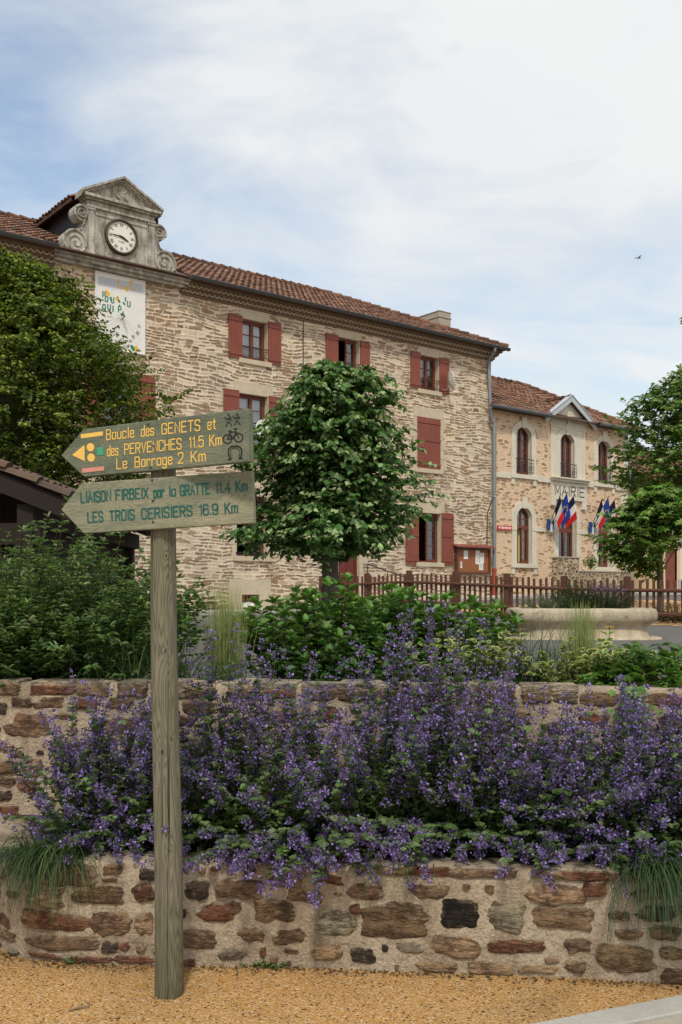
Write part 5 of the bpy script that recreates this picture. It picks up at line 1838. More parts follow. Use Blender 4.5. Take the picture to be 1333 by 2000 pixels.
# ------------------------------------------------------------ flags on their wall shields
def flag_set(t, z, where):
    b = thing("flag_shield", "tricolour shield holding three flag poles " + where, "flag holder", fw(t, 0, z), FROT, "flag shields on the town hall")
    mb = MB()
    out = [(-.16, .26), (0, .30), (.16, .26), (.17, -.02), (.10, -.20), (0, -.28), (-.10, -.20), (-.17, -.02)]
    tl = lambda v, y: (v[0], y - .18 * 0 - v[1] * .35, v[1])
    for k, c in enumerate(((.02, .06, .22), (.62, .62, .6), (.02, .10, .30))):
        x0, x1 = -.17 + .113 * k, -.17 + .113 * (k + 1)
        mb.box(x0 + .001, x1 - .001, -.12 - .01 * (k == 1), -.02, -.24 + .08 * abs(k - 1), .27 + .02 * (k == 1), c)
    mb.build("shield", m_col, b)
    H = (("left tricolour flag", -.10, .22, 'fr'), ("blue flag with yellow stars", .16, .30, 'eu'), ("right tricolour flag", .42, .42, 'fr'))
    for j, (lab, dx_, dn, kind) in enumerate(H):
        f = thing("flag", lab + " " + where, "flag", fw(t, -.12, z), FROT, "flags on the town hall")
        base = Vector((.10 * (j - 1), 0, .05))
        tip = base + Vector((dx_ * .8 + .12, -.5 - .1 * j, 1.15 + .1 * (j == 1)))
        mb = MB(); mb.tube([base - (tip - base) * .1, tip], .014, 6); mb.tube([tip, tip + (tip - base) * .04], [.022, .005], 6)
        mb.build("pole", m_dwood, f)
        rr = random.Random(j * 5 + int(t * 3))
        NU, NV = 24, 10
        G = {}
        for a in range(NU + 1):
            u = a / NU
            for c in range(NV + 1):
                v = c / NV
                hp = base.lerp(tip, .46 + .52 * v)
                fall = .86 * u
                fold = math.sin(u * 9 + j * 2 + v * 1.5) * .055 * min(1, u * 3)
                G[a, c] = hp + Vector((.16 * u + fold + .07 * u * v, fold * .9 - .05 * u * (1 - v), -fall * (.80 + .25 * v) - .0))
        mb = MB()
        for a in range(NU):
            for c in range(NV):
                u = (a + .5) / NU
                if kind == 'fr': col = (.013, .017, .055) if u < 1 / 3 else ((.66, .64, .60) if u < 2 / 3 else (.62, .03, .03))
                else: col = (.018, .05, .32)
                mb.poly([G[a, c], G[a + 1, c], G[a + 1, c + 1], G[a, c + 1]], col)
        cl = mb.build("cloth", m_cloth, f, smooth=True)
        cl.modifiers.new("thickness", 'SOLIDIFY').thickness = .004
        if kind == 'eu':
            mb = MB()
            for k in range(12):
                th = k * math.pi / 6
                a, c = 12 + round(5 * math.cos(th)), 5 + round(3 * math.sin(th))
                p = G[a, c]
                du, dv = (G[a + 1, c] - G[a - 1, c]).normalized(), (G[a, c + 1] - G[a, c - 1]).normalized()
                n_ = du.cross(dv).normalized() * .006
                P = [p + du * (math.cos(q * math.pi / 5) * (.05 if q % 2 == 0 else .022)) + dv * (math.sin(q * math.pi / 5) * (.05 if q % 2 == 0 else .022)) for q in range(10)]
                mb.poly([x + n_ for x in P], (.75, .55, .02)); mb.poly([x - n_ for x in P], (.75, .55, .02))
            mb.build("stars", m_col, cl)


flag_set(3.42, 4.45, "left of the town hall door")
flag_set(6.12, 4.45, "right of the town hall door")

# ------------------------------------------------------------ beige house beyond
bh = thing("rendered_house", "beige rendered house with white corner strips behind the plane tree", "house", fw(14, -1.0, 1.4), FROT)
bo = Vector((-14, 0, -1.4))
mb = MB()
wall_front(mb, 9.6, 22, .9, 6.3, [(10.05, 10.95, 1.2, 3.7, 0), (14.2, 15.3, 2.9, 4.6, 0), (18.0, 19.1, 2.9, 4.6, 0)], n=0)
for q in ([(9.6, 0), (9.6, 8)], [(22, 0), (22, 8)], [(9.6, 8), (22, 8)]):
    (a, b), (c, d) = q
    mb.poly([(a, b, .9), (c, d, .9), (c, d, 6.3), (a, b, 6.3)])
mb.build("wall", m_cream, bh, bo)
mb = MB()
mb.box(11.05, 14.1, -.05, .01, .9, 2.35); mb.box(14.1, 22.05, -.052, .01, .9, 2.35)
mb.build("plinth", m_grey, bh, bo)
mb = MB()
mb.box(11.2, 12.1, -.08, -.002, 2.352, 6.2); mb.box(12.8, 13.2, -.06, -.002, 2.352, 6.2)
mb.build("corner_strip", m_white, bh, bo)
for a in (14.2, 18.0):
    o = (a, a + 1.1, 2.9, 4.6, 0)
    window(bh, o, bo)
    q = MB(); q.box(a - .15, a + 1.25, -.12, .05, 2.78, 2.897); q.build("sill", m_trim, bh, bo)
dd = MB(); dd.box(10.07, 10.93, .08, .13, 1.2, 3.68)
for k in range(5): dd.box(10.09 + .17 * k, 10.23 + .17 * k, .065, .081, 1.3, 3.6)
dd.build("door", m_paint, bh, bo)
mb = MB()
tiles(mb, (9.3, -.4, 6.3), (1, 0, 0), (0, .87, .49), 13, lambda u: (0, 5.1), .3, .42, rad_=.13)
mb.poly([(9.3, -.4, 6.28), (22.3, -.4, 6.28), (22.3, 4.05, 8.78), (9.3, 4.05, 8.78)], D_)
mb.poly([(9.3, 8.5, 6.28), (22.3, 8.5, 6.28), (22.3, 4.05, 8.78), (9.3, 4.05, 8.78)], D_)
for t_ in (9.6, 22): mb.poly([(t_, 0, 6.3), (t_, 8.1, 6.3), (t_, 4.05, 8.76)], D_)
mb.build("roof", m_tile, bh, bo)

# ------------------------------------------------------------ picket fence
fence = thing("picket_fence", "brown stained wooden picket fence with round rails across the square", "fence", (4.1, 24.3, gz(4.1, 24.3)))
fo = Vector((-4.1, -24.3, -gz(4.1, 24.3)))
post_s, acc = [], 0
for (a, b), (c, d) in zip(FEN, FEN[1:]):
    p, q = Vector((a, b, 0)), Vector((c, d, 0))
    L = (q - p).length
    dr_ = (q - p).normalized()
    nr = Vector((dr_.y, -dr_.x, 0))
    k = max(1, round(L / 1.85))
    for i in range(k + (1 if (c, d) == FEN[-1] else 0)):
        x = p.lerp(q, i / k)
        z = gz(x.x, x.y)
        mb = MB()
        mb.bar(x + Vector((0, 0, z - .05)), x + Vector((0, 0, z + 1.04)), .13, .13, up=(dr_.x, dr_.y, 0))
        mb.bar(x + Vector((0, 0, z + 1.04)), x + Vector((0, 0, z + 1.055)), .10, .10, up=(dr_.x, dr_.y, 0))
        mb.build("post", m_fence, fence, fo, bevel=.01)
    for i in range(k):
        x0, x1 = p.lerp(q, i / k), p.lerp(q, (i + 1) / k)
        z0, z1 = gz(x0.x, x0.y), gz(x1.x, x1.y)
        mb = MB()
        for h in (.22, .74):
            mb.tube([x0 + nr * .075 + Vector((0, 0, z0 + h)), x1 + nr * .075 + Vector((0, 0, z1 + h))], .042, 8)
        mb.build("rail", m_fence, fence, fo)
        mb = MB()
        n_ = 9
        for j in range(n_):
            f = (j + .9) / (n_ + .8)
            x = x0.lerp(x1, f); z = z0 + (z1 - z0) * f
            t_ = rnd.gauss(0, .008); w_ = .033
            mb.tube([x + nr * .01 + Vector((0, 0, z + .03)), x + nr * .01 + dr_ * t_ + Vector((0, 0, z + .97 + rnd.gauss(0, .012)))], w_, 8)
        mb.build("pickets", m_fence, fence, fo)

# ------------------------------------------------------------ stone basin
fx, fy = 3.93, 16.2
fg = gz(fx, fy)
fn = thing("stone_fountain", "oval pale stone fountain basin with a thick rounded rim used as a planter", "fountain", (fx, fy, fg - .07))
mb = MB()
prof = [(1.22, .0), (1.22, .09), (1.20, .10), (1.06, .104), (1.045, .12), (1.035, .22), (1.03, .255), (1.05, .27), (1.045, .285), (1.08, .31), (1.13, .34), (1.155, .38), (1.165, .43), (1.16, .49), (1.145, .53), (1.11, .553), (1.03, .558), (.98, .545), (.96, .46)]
NS = 72
def plan(r, a):
    e = 4.5
    cx, sx = math.cos(a), math.sin(a)
    q = (abs(cx) ** e + abs(sx) ** e) ** (-1 / e)
    return cx * q * r, sx * q * (r - .35)
i0 = 0
for (r, z) in prof:
    for j in range(NS):
        a = 2 * math.pi * j / NS
        x, y = plan(r, a)
        w = mnoise.noise(Vector((x * 3, y * 3, z * 4))) * .006
        mb.v.append((x * (1 + w), y * (1 + w), z + w))
for k in range(len(prof) - 1):
    for j in range(NS):
        a, b = k * NS + j, k * NS + (j + 1) % NS
        mb.f.append((a, b, b + NS, a + NS)); mb.c.append((1, 1, 1))
mb.build("basin", m_fount, fn, smooth=True)
mb = MB(); mb.poly([(*plan(.97, 2 * math.pi * j / NS), .49) for j in range(NS)]); mb.build("soil_fill", m_soil, fn)

# ------------------------------------------------------------ open timber shelter at the left
sh = thing("timber_shelter", "dark open timber shelter with a mossy clay tile roof at the left edge", "shelter", (-4.6, 9.4, .95))
so_ = Vector((4.6, -9.4, -.95))
SX, SY, SZ, SG = -2.50, 9.0, 2.58, .40       # eave corner and roof pitch
mb = MB()
L = 4.2
c_ = math.cos(math.atan(SG)); s_n = math.sin(math.atan(SG))
tiles(mb, (SX, SY, SZ), (0, 1, 0), (-c_, 0, s_n), 5, lambda u: (0, L), .2, .32, pal_=[(.13, .075, .05), (.10, .065, .045), (.16, .09, .06), (.12, .085, .055), (.075, .055, .04)])
X2 = SX - L * c_; Z2 = SZ + L * s_n
tiles(mb, (X2 - L * c_, SY, SZ), (0, 1, 0), (c_, 0, s_n), 5, lambda u: (0, L), .2, .32)
mb.poly([(SX, SY, SZ - .01), (SX, SY + 5, SZ - .01), (X2, SY + 5, Z2 - .01), (X2, SY, Z2 - .01)], D_)
mb.poly([(X2 - L * c_, SY, SZ - .01), (X2 - L * c_, SY + 5, SZ - .01), (X2, SY + 5, Z2 - .01), (X2, SY, Z2 - .01)], D_)
mb.build("roof", m_tile, sh, so_)
mb = MB()
for s in (-1, 1):
    e = X2 + s * (SX - X2)
    o = [(e, SZ - .02), (X2, Z2 - .02), (X2, Z2 - .20), (e, SZ - .20)]
    mb.prism(o if s > 0 else o[::-1], SY + .03, SY + .09)
    for k in range(6):
        y = SY + .5 + k * .8
        mb.prism([(e, SZ - .03), (X2, Z2 - .03), (X2, Z2 - .14), (e, SZ - .14)], y, y + .08)
    mb.box(min(e - s * .35, e - s * .5), max(e - s * .35, e - s * .5), SY + .1, SY + 4.9, SZ - .25, SZ - .05)
mb.box(X2 - L * c_ + .3, SX - .3, SY + .15, SY + .3, SZ - .42, SZ - .22)
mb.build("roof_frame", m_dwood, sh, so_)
for x in (SX - .45, X2 - L * c_ + .45):
    for y in (SY + .2, SY + 4.6):
        mb = MB(); mb.box(x - .08, x + .08, y - .08, y + .08, .9, SZ - .22); mb.bar((x, y, SZ - .8), (x + (.5 if x < X2 else -.5), y, SZ - .3), .08, .08); mb.build("timber_post", m_dwood, sh, so_)
mb = MB()
for k in range(24):
    x = X2 - L * c_ + .4 + k * (2 * L * c_ - .8) / 24
    mb.box(x, x + (2 * L * c_ - .8) / 24 - .006, SY + 4.55, SY + 4.6, .9, SZ + .5)
for k in range(20):
    y = SY + .4 + k * .21
    mb.box(SX - .52, SX - .47, y, y + .2, .9, SZ - .2)
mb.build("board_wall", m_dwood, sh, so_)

# ------------------------------------------------------------ waymark signpost
BX, BY = -.73, 4.18
spost = thing("signpost", "weathered round wooden signpost with two arrow boards pointing left", "signpost", (BX, BY, 0))
mb = MB()
NP = 28
zs = [-.05, 0, .04, .1, .3, .6, .9, 1.2, 1.5, 1.8, 2.0, 2.2, 2.36, 2.375]
i0 = 0
for z in zs:
    f = max(0, z / 2.37)
    r = .0615 - .009 * f - (.006 if z > 2.37 else 0)
    cx, cy = -.033 * f + .004 * math.sin(z * 3), .02 * f
    for j in range(NP):
        a = 2 * math.pi * j / NP
        w = 1 + .03 * mnoise.noise(Vector((math.cos(a) * 1.3, math.sin(a) * 1.3, z * .8))) + (.02 * mnoise.noise(Vector((a * 3, z * 3, 1))))
        if abs(a - 4.55) < .12 and .02 < z < 1.4: w -= .02
        mb.v.append((cx + r * w * math.cos(a), cy + r * w * math.sin(a), z))
for k in range(len(zs) - 1):
    for j in range(NP):
        a, b = k * NP + j, k * NP + (j + 1) % NP
        mb.f.append((a, b, b + NP, a + NP)); mb.c.append((1, 1, 1))
e = (len(zs) - 1) * NP
mb.f.append(tuple(e + j for j in range(NP))); mb.c.append((1, 1, 1))
mb.build("post", m_post, spost, smooth=True)


def sign_board(Pl, zl, Pr, zr, h, tip, tint, scale):
    a, b = Vector((Pl[0] * scale, Pl[1] * scale, zl)), Vector((Pr[0] * scale, Pr[1] * scale, zr))
    x = (b - a).normalized()
    y = Vector((0, 0, 1)).cross(x).normalized()
    z = x.cross(y).normalized()
    Mx = Matrix((x, y, z)).transposed().to_4x4()
    Mx.translation = a
    L = (b - a).length
    mb = MB()
    mb.col = tint
    mb.prism([(0, 0), (L, 0), (L, h), (0, h), (-tip, h * .5)], 0, .036)
    o = mb.build("arrow_board", m_sign, spost, bevel=.003)
    o.matrix_local = Matrix.Translation((-BX, -BY, 0)) @ Mx
    inv = Mx.inverted()
    eye = Vector((0, 0, EYE))
    def uv(zx, zy):
        px, py = zx * .31508 + 100, zy * .31508 + 780
        d = Vector(((px - 667) / FPX, 1, (1160 - py) / FPX))
        e_, d_ = inv @ eye, inv.to_3x3() @ d
        k = -e_.y / d_.y
        q = e_ + d_ * k
        return q.x, q.z
    return o, uv


BRD1, uv1 = sign_board((-1.133, 4.335), 2.2125, (-.367, 3.915), 2.224, .21, .135, (.84, .92, .87), .993)
BRD2, uv2 = sign_board((-1.0925, 4.17), 1.958, (-.355, 4.007), 1.990, .214, .10, (1.28, 1.25, 1.17), 1.003)
YL, TL, BK = (.80, .50, .11), (.004, .09, .078), (.012, .012, .013)


def words(pen, uv, lst, h, w, col):
    for s, x0, y0, x1, y1 in lst:
        a, b = uv(x0, y0), uv(x1, y1)
        pen.text(s, a[0], b[0], a[1], b[1], h, w, col, gap=1.7)


pen = Pen(-.0012)
def bl(x, x0, y0, x1, y1): return y0 + (y1 - y0) * (x - x0) / (x1 - x0)
def line(ws, x0, y0, x1, y1): return [(s, a, bl(a, x0, y0, x1, y1), b, bl(b, x0, y0, x1, y1)) for s, a, b in ws]
words(pen, uv1, line([("Boucle", 347, 516), ("des", 563, 640), ("GENETS", 691, 926), ("et", 976, 1024)], 345, 251, 1025, 182), .0425, .0052, YL)
words(pen, uv1, line([("des", 353, 419), ("PERVENCHES", 460, 810), ("11.5", 860, 948), ("Km", 987, 1058)], 352, 351, 1058, 282), .0425, .0052, YL)
words(pen, uv1, line([("Le", 412, 474), ("Barrage", 525, 754), ("2", 793, 822), ("Km", 873, 960)], 410, 431, 960, 382), .0425, .0052, YL)
pen.mb.build("yellow_lettering", m_col, BRD1)
pen = Pen(-.0012)
q = lambda pts: [uv1(*p) for p in pts]
pen.fill(q([(187, 217), (325, 198), (325, 224), (189, 243)]), YL)
pen.fill(q([(134, 345), (211, 282), (213, 384)]), YL)
for cx, cy in ((248, 297), (252, 361)): pen.fill(q([(cx + 24 * math.cos(k * math.pi / 10), cy + 26 * math.sin(k * math.pi / 10)) for k in range(20)]), YL)
pen.fill(q([(288, 300), (328, 296), (330, 344), (290, 348)]), (.05, .33, .19))
pen.fill(q([(195, 428), (333, 415), (334, 441), (197, 456)]), (.62, .26, .20))
pen.mb.build("trail_blazes", m_col, BRD1)
pen = Pen(-.0012)
def circ(cx, cy, r, w, a0=0, a1=360, ry=None, n=22):
    pen.stroke(q([(cx + r * math.cos(rad(a0 + (a1 - a0) * k / n)), cy + (ry or r) * math.sin(rad(a0 + (a1 - a0) * k / n))) for k in range(n + 1)]), w, BK)
for dx in (0, 52):                              # two walkers
    circ(1104 + dx, 96 - dx * .1, 3, .004)
    W_ = lambda *p: pen.stroke(q([(x + dx, y - dx * .12) for x, y in p]), .0042, BK)
    W_((1080, 112), (1092, 124), (1104, 118)); W_((1104, 118), (1110, 106)); W_((1108, 122), (1120, 126), (1116, 112))
    W_((1100, 138), (1094, 158), (1086, 164)); W_((1104, 138), (1114, 150), (1124, 164))
for cx, cy in ((1096, 246), (1166, 237)): circ(cx, cy, 26, .0048, ry=27)   # bicycle
for p in ([(1096, 246), (1112, 204), (1150, 200), (1166, 237)], [(1112, 204), (1130, 243), (1096, 246)], [(1130, 243), (1151, 202)], [(1104, 198), (1120, 194)], [(1150, 200), (1146, 184), (1136, 184)], [(1146, 184), (1158, 182)]): pen.stroke(q(p), .0042, BK)
pen.stroke(q([(1112, 368), (1103, 340), (1103, 310), (1118, 294), (1146, 289), (1172, 294), (1185, 312), (1185, 340), (1176, 366)]), .0062, BK)   # horseshoe
pen.stroke(q([(1103, 374), (1120, 371)]), .0055, BK); pen.stroke(q([(1168, 368), (1188, 364)]), .0055, BK)
pen.stroke(q([(1122, 362), (1116, 338), (1117, 314), (1130, 304), (1146, 301), (1162, 305), (1173, 318), (1173, 338), (1168, 360)]), .0025, BK)
pen.mb.build("pictograms", m_col, BRD1)
pen = Pen(-.0012)
words(pen, uv2, line([("LIAISON", 190, 374), ("FIRBEIX", 406, 604), ("par", 641, 704), ("la", 737, 774), ("GRATTE", 806, 986), ("11.4", 1024, 1113), ("Km", 1150, 1219)], 190, 640, 1220, 566), .0415, .0062, TL)
words(pen, uv2, line([("LES", 232, 324), ("TROIS", 369, 519), ("CERISIERS", 566, 876), ("16.9", 924, 1036), ("Km", 1083, 1159)], 232, 763, 1160, 702), .0415, .0062, TL)
pen.mb.build("green_lettering", m_col, BRD2)
for brd, uvf, pts in ((BRD1, uv1, ((605, 155), (640, 290), (620, 424))), (BRD2, uv2, ((630, 500), (632, 632), (635, 760)))):
    for x, y in pts:
        u, v = uvf(x, y)
        mb = MB(); mb.disc(u, v, .0048, -.002, .002, 10); mb.build("screw", m_iron, brd)

# ------------------------------------------------------------ plants
def smoothpath(p, d, L, bend, seg):
    """stem paths: start p (n,3), direction d, length L, bend: change of direction per unit path"""
    n = len(p)
    out = [p.copy()]
    d = unit(d)
    for k in range(seg):
        p = p + d * (L / seg)[:, None]
        out.append(p.copy())
        d = unit(d + bend / seg)
    return np.stack(out, 1)


def ribbons(name, paths, width, cols, m, parent, loc=None):
    """thin three sided stems along the paths"""
    n, s, _ = paths.shape
    V = []
    for k in range(s):
        w = width * (1 - .6 * k / s)
        for a in range(3):
            V.append(paths[:, k] + np.array([math.cos(a * 2.09), math.sin(a * 2.09), 0]) * w)
    V = np.stack(V, 1).reshape(n, -1, 3)
    q = []
    for k in range(s - 1):
        for a in range(3):
            q.append((3 * k + a, 3 * k + (a + 1) % 3, 3 * k + 3 + (a + 1) % 3, 3 * k + 3 + a))
    q = np.array(q)
    Fq = (q[None] + (np.arange(n) * 3 * s)[:, None, None]).reshape(-1, 4)
    return np_mesh(name, V.reshape(-1, 3), Fq, np.repeat(np.asarray(cols), len(q), axis=0), m, parent, loc=loc)


def along(paths, f):
    """point and direction at fractions f (n,k) of each path"""
    n, s, _ = paths.shape
    x = np.clip(f, 0, .9999) * (s - 1)
    i = np.floor(x).astype(int)
    fr = (x - i)[..., None]
    a = paths[np.arange(n)[:, None], i]
    b = paths[np.arange(n)[:, None], i + 1]
    return a + (b - a) * fr, unit(b - a)


def catmint(x, y, z, n, h, label, spread=1.0, fwd=0.0, dens=1.0):
    h = h * .95
    n = int(n * 1.22)
    t = thing("catmint_clump", label, "catmint", (x, y, z), 0, "catmint clumps along the lower bed")
    az = R.random(n) * 2 * math.pi
    lean = np.abs(R.normal(0, .55, n)) * spread
    lean = np.clip(lean, 0, 1.75)
    root = np.stack([R.normal(0, .09, n), R.normal(0, .07, n), np.zeros(n)], 1)
    hd = np.stack([np.cos(az), np.sin(az), 0 * az], 1)
    hd[:, 1] = np.where(hd[:, 1] > 0, hd[:, 1] * .55, hd[:, 1]) - fwd * R.random(n)
    fr = R.random(n) < .55 * fwd
    hd[fr] = unit(np.stack([R.normal(0, .55, fr.sum()), -np.ones(fr.sum()), 0 * np.ones(fr.sum())], 1))
    lean[fr] = R.uniform(.75, 1.6, fr.sum())
    l0 = lean * .75
    d = hd * np.sin(l0)[:, None] + np.array([0, 0, 1]) * np.cos(l0)[:, None]
    L = h * (1.0 - .16 * lean) * np.where(R.random(n) < .22, R.uniform(.85, 1.08, n), R.uniform(.45, .85, n))
    tall = (~fr) & (R.random(n) < .10)
    lean[tall] *= .35
    L[tall] = h * R.uniform(.92, 1.14, tall.sum())
    l0 = lean * .75
    d = hd * np.sin(l0)[:, None] + np.array([0, 0, 1]) * np.cos(l0)[:, None]
    bend = hd * (lean * .75)[:, None] + np.array([0, 0, -.8]) * (lean > .9)[:, None] + np.array([0, 0, .28]) * (lean < .6)[:, None] + R.normal(0, .16, (n, 3))
    P = smoothpath(root, d, L, bend, 10)
    ribbons("stems", P, .0028, pal(n, (.085, .11, .04), .2), m_stem, t)
    k = 21
    f = np.linspace(.04, .80, k)[None] + R.normal(0, .015, (n, k))
    p, dd = along(P, f)
    out = []
    A, N = [], []
    for s in (-1, 1):
        a = R.random((n, k)) * 2 * math.pi
        v = np.stack([np.cos(a), np.sin(a), .25 + 0 * a], -1) * 1.0
        A.append(v + dd * .35); N.append(np.stack([-.3 * np.cos(a), -.3 * np.sin(a), 1 + 0 * a], -1) + R.normal(0, .3, (n, k, 3)))
        out.append(p)
    Pl = np.concatenate([o.reshape(-1, 3) for o in out]); A = np.concatenate([o.reshape(-1, 3) for o in A]); N = np.concatenate([o.reshape(-1, 3) for o in N])
    m = len(Pl)
    scatter("leaves", 'heart', Pl, A, N, R.uniform(.024, .047, m), .85, pal(m, (.10, .16, .055), .28, (.16, .23, .085), .25), m_leaf, t)
    # flower whorls
    wn = int(15 * dens)
    f = (np.linspace(.42, 1.0, wn)[None] + R.normal(0, .008, (n, wn))).clip(0, 1)
    start = (R.uniform(.42, .72, n) + .19 * (lean > .7))[:, None]
    p, dd = along(P, f)
    pn = 15
    keep = (f > start)
    keep &= R.random(f.shape) < .9
    p, dd = p[keep], dd[keep]
    ff = ((f - start) / (1 - start))[keep]
    m = len(p)
    a = R.random((m, pn)) * 2 * math.pi
    perp1 = unit(np.cross(dd, np.array([.3, .2, .9])))
    perp2 = np.cross(dd, perp1)
    rv = perp1[:, None] * np.cos(a)[..., None] + perp2[:, None] * np.sin(a)[..., None]
    rr = (.028 * (1 - .62 * ff))[:, None] * R.uniform(.25, 1.15, (m, pn))
    Q = p[:, None] + rv * rr[..., None] + dd[:, None] * R.normal(0, .0055, (m, pn, 1))
    Q = Q.reshape(-1, 3)
    A = (rv + dd[:, None] * .5 + R.normal(0, .45, (m, pn, 3))).reshape(-1, 3)
    N = R.normal(0, 1, (len(Q), 3))
    c = pal(len(Q), (.185, .13, .36), .25)
    u = R.random(len(Q))
    br = np.repeat(R.random(m) < .3, pn)
    c[u < .36] = pal((u < .36).sum(), (.085, .055, .11), .3)
    k_ = (u > .80) | (br & (u > .5))
    c[k_] = pal(k_.sum(), (.30, .235, .52), .22)
    scatter("flowers", 'petal', Q, A, N, R.uniform(.009, .0165, len(Q)), .8, c, m_petal, t)
    return t


def at(px, D):
    return (px - 667) / FPX * D


for (px, D, n, h, lab, sp, fw_) in (
        (190, 4.98, 105, .80, "catmint clump with lilac spikes left of the signpost post", 1.5, .35),
        (285, 5.0, 70, .74, "catmint clump with lilac spikes right behind the signpost post", 1.2, .5),
        (440, 4.95, 80, 1.06, "tall catmint clump just right of the signpost post", .85, .5),
        (590, 4.82, 95, 1.02, "catmint clump below the broad leaved shrub spilling over the wall", 1.15, 1.0),
        (745, 4.92, 80, 1.08, "catmint clump with tall spikes in the middle of the bed", .9, .45),
        (865, 4.95, 95, 1.22, "tallest catmint clump right of the middle of the bed", .75, .3),
        (1010, 4.82, 85, .86, "catmint clump in front of the variegated shrubs", 1.05, .5),
        (1150, 4.78, 85, .80, "catmint clump below the leafy ground cover", 1.05, .5),
        (1275, 4.75, 85, .82, "catmint clump at the right edge above the hanging sedge", 1.05, .4),
        (1400, 4.72, 60, .80, "catmint clump at the far right beyond the hanging sedge", .95, .3)):
    catmint(at(px, D), D, .44, n, h, lab, sp, fw_)


def leafy_shrub(name, label, cat, x, y, z, n, h, spread, lsize, lw, nodes, col, light, pl, droop=.3, tpl='leaf', rx=.3, ry=.3, stemcol=(.06, .045, .025), group=None, start=.1, up=.5, tipn=4):
    t = thing(name, label, cat, (x, y, z), 0, group)
    az = R.random(n) * 2 * math.pi
    rr = np.sqrt(R.random(n))
    root = np.stack([np.cos(az) * rr * rx, np.sin(az) * rr * ry, 0 * az], 1)
    hd = np.stack([np.cos(az), np.sin(az), 0 * az], 1)
    lean = (rr * spread + np.abs(R.normal(0, .12, n)))
    d = hd * np.sin(lean)[:, None] + np.array([0, 0, 1.0]) * np.cos(lean)[:, None]
    L = h * R.uniform(.62, 1.04, n) * (1.06 - .22 * rr)
    bend = hd * .35 * droop + np.array([0, 0, -droop])[None] * rr[:, None] + R.normal(0, .2, (n, 3))
    P = smoothpath(root, d, L, bend, 9)
    ribbons("stems", P, .0045, pal(n, stemcol, .25), m_stem, t)
    f = np.linspace(start, .99, nodes)[None] + R.normal(0, .012, (n, nodes))
    p, dd = along(P, f)
    Pl, A, N = [], [], []
    a0 = R.random((n, 1)) * 6.28 + np.arange(nodes)[None] * 1.57
    for s in range(2):
        a = a0 + s * math.pi + R.normal(0, .3, (n, nodes))
        v = np.stack([np.cos(a), np.sin(a), 0 * a], -1)
        Pl.append(p); A.append(v + dd * up + np.array([0, 0, -.25 * droop])); N.append(np.array([0, 0, 1.0]) - v * .2 + R.normal(0, .25, (n, nodes, 3)))
    sz = (lsize * R.uniform(.7, 1.15, (n, nodes)) * (1.0 - .35 * f))
    sz = np.concatenate([sz.ravel(), sz.ravel()])
    Pl = np.concatenate([o.reshape(-1, 3) for o in Pl]); A = np.concatenate([o.reshape(-1, 3) for o in A]); N = np.concatenate([o.reshape(-1, 3) for o in N])
    c = pal(len(Pl), col, .25, light, pl)
    tipm = np.concatenate([(f > .93).ravel()] * 2)
    c[tipm] = pal(tipm.sum(), light, .2)
    if tipn:
        p2, d2 = along(P, np.full((n, tipn), .99))
        a = R.random((n, tipn)) * 6.28
        v = np.stack([np.cos(a), np.sin(a), .4 + 0 * a], -1)
        Pl = np.concatenate([Pl, p2.reshape(-1, 3)]); A = np.concatenate([A, (v + d2 * .9).reshape(-1, 3)]); N = np.concatenate([N, (np.array([0, 0, 1.0]) - v * .4).reshape(-1, 3)])
        sz = np.concatenate([sz, lsize * R.uniform(.4, .7, n * tipn)]); c = np.concatenate([c, pal(n * tipn, light, .2)])
    scatter("leaves", tpl, Pl, A, N, sz, lw, c, m_leaf, t)
    return t


GB = 1.13
# left: two big buddleia like bushes, narrow soft leaves
leafy_shrub("narrow_leaf_bush", "tall bushy grey green shrub with narrow leaves at the left edge below the shelter", "shrub", at(30, 6.3), 6.3, GB, 330, 1.18, .75, .08, .27, 21, (.10, .165, .065), (.19, .265, .125), .32, .55, rx=.32, ry=.25)
leafy_shrub("narrow_leaf_bush", "lower bushy green shrub with narrow leaves just left of the signpost", "shrub", at(170, 6.15), 6.15, GB, 310, .95, .66, .075, .31, 20, (.075, .145, .04), (.13, .22, .07), .25, .6, rx=.26, ry=.22)
leafy_shrub("narrow_leaf_bush", "low leafy shrub in front of the tall bush at the left edge", "shrub", at(70, 5.95), 5.95, GB, 150, .62, 1.0, .08, .38, 13, (.06, .125, .032), (.11, .19, .06), .2, .6, rx=.30, ry=.14)
leafy_shrub("narrow_leaf_bush", "bushy shrub left of the tall grey green bush mostly out of the picture", "shrub", at(-130, 6.4), 6.4, GB, 120, 1.05, .75, .085, .30, 16, (.065, .115, .04), (.12, .18, .075), .25, .55, rx=.30, ry=.25)
# centre: broad leaved upright shrub
leafy_shrub("broad_leaf_shrub", "broad leaved green shrub with dark upright stems in front of the lime tree", "shrub", at(655, 6.45), 6.45, GB, 140, .66, .55, .115, .58, 10, (.068, .135, .03), (.12, .23, .05), .25, .15, rx=.40, ry=.25, stemcol=(.07, .035, .03))
leafy_shrub("broad_leaf_shrub", "broad leaved green shrub with pointed shoots left of the stone fountain", "shrub", at(820, 6.6), 6.6, GB, 120, .60, .55, .115, .58, 10, (.068, .135, .03), (.12, .23, .05), .25, .15, rx=.36, ry=.25, stemcol=(.07, .035, .03))
leafy_shrub("broad_leaf_shrub", "low dark green shrub on the wall edge under the broad leaved shrubs", "shrub", at(700, 5.95), 5.95, GB, 80, .36, .9, .08, .6, 8, (.035, .085, .018), (.06, .14, .03), .2, .3, rx=.55, ry=.15)

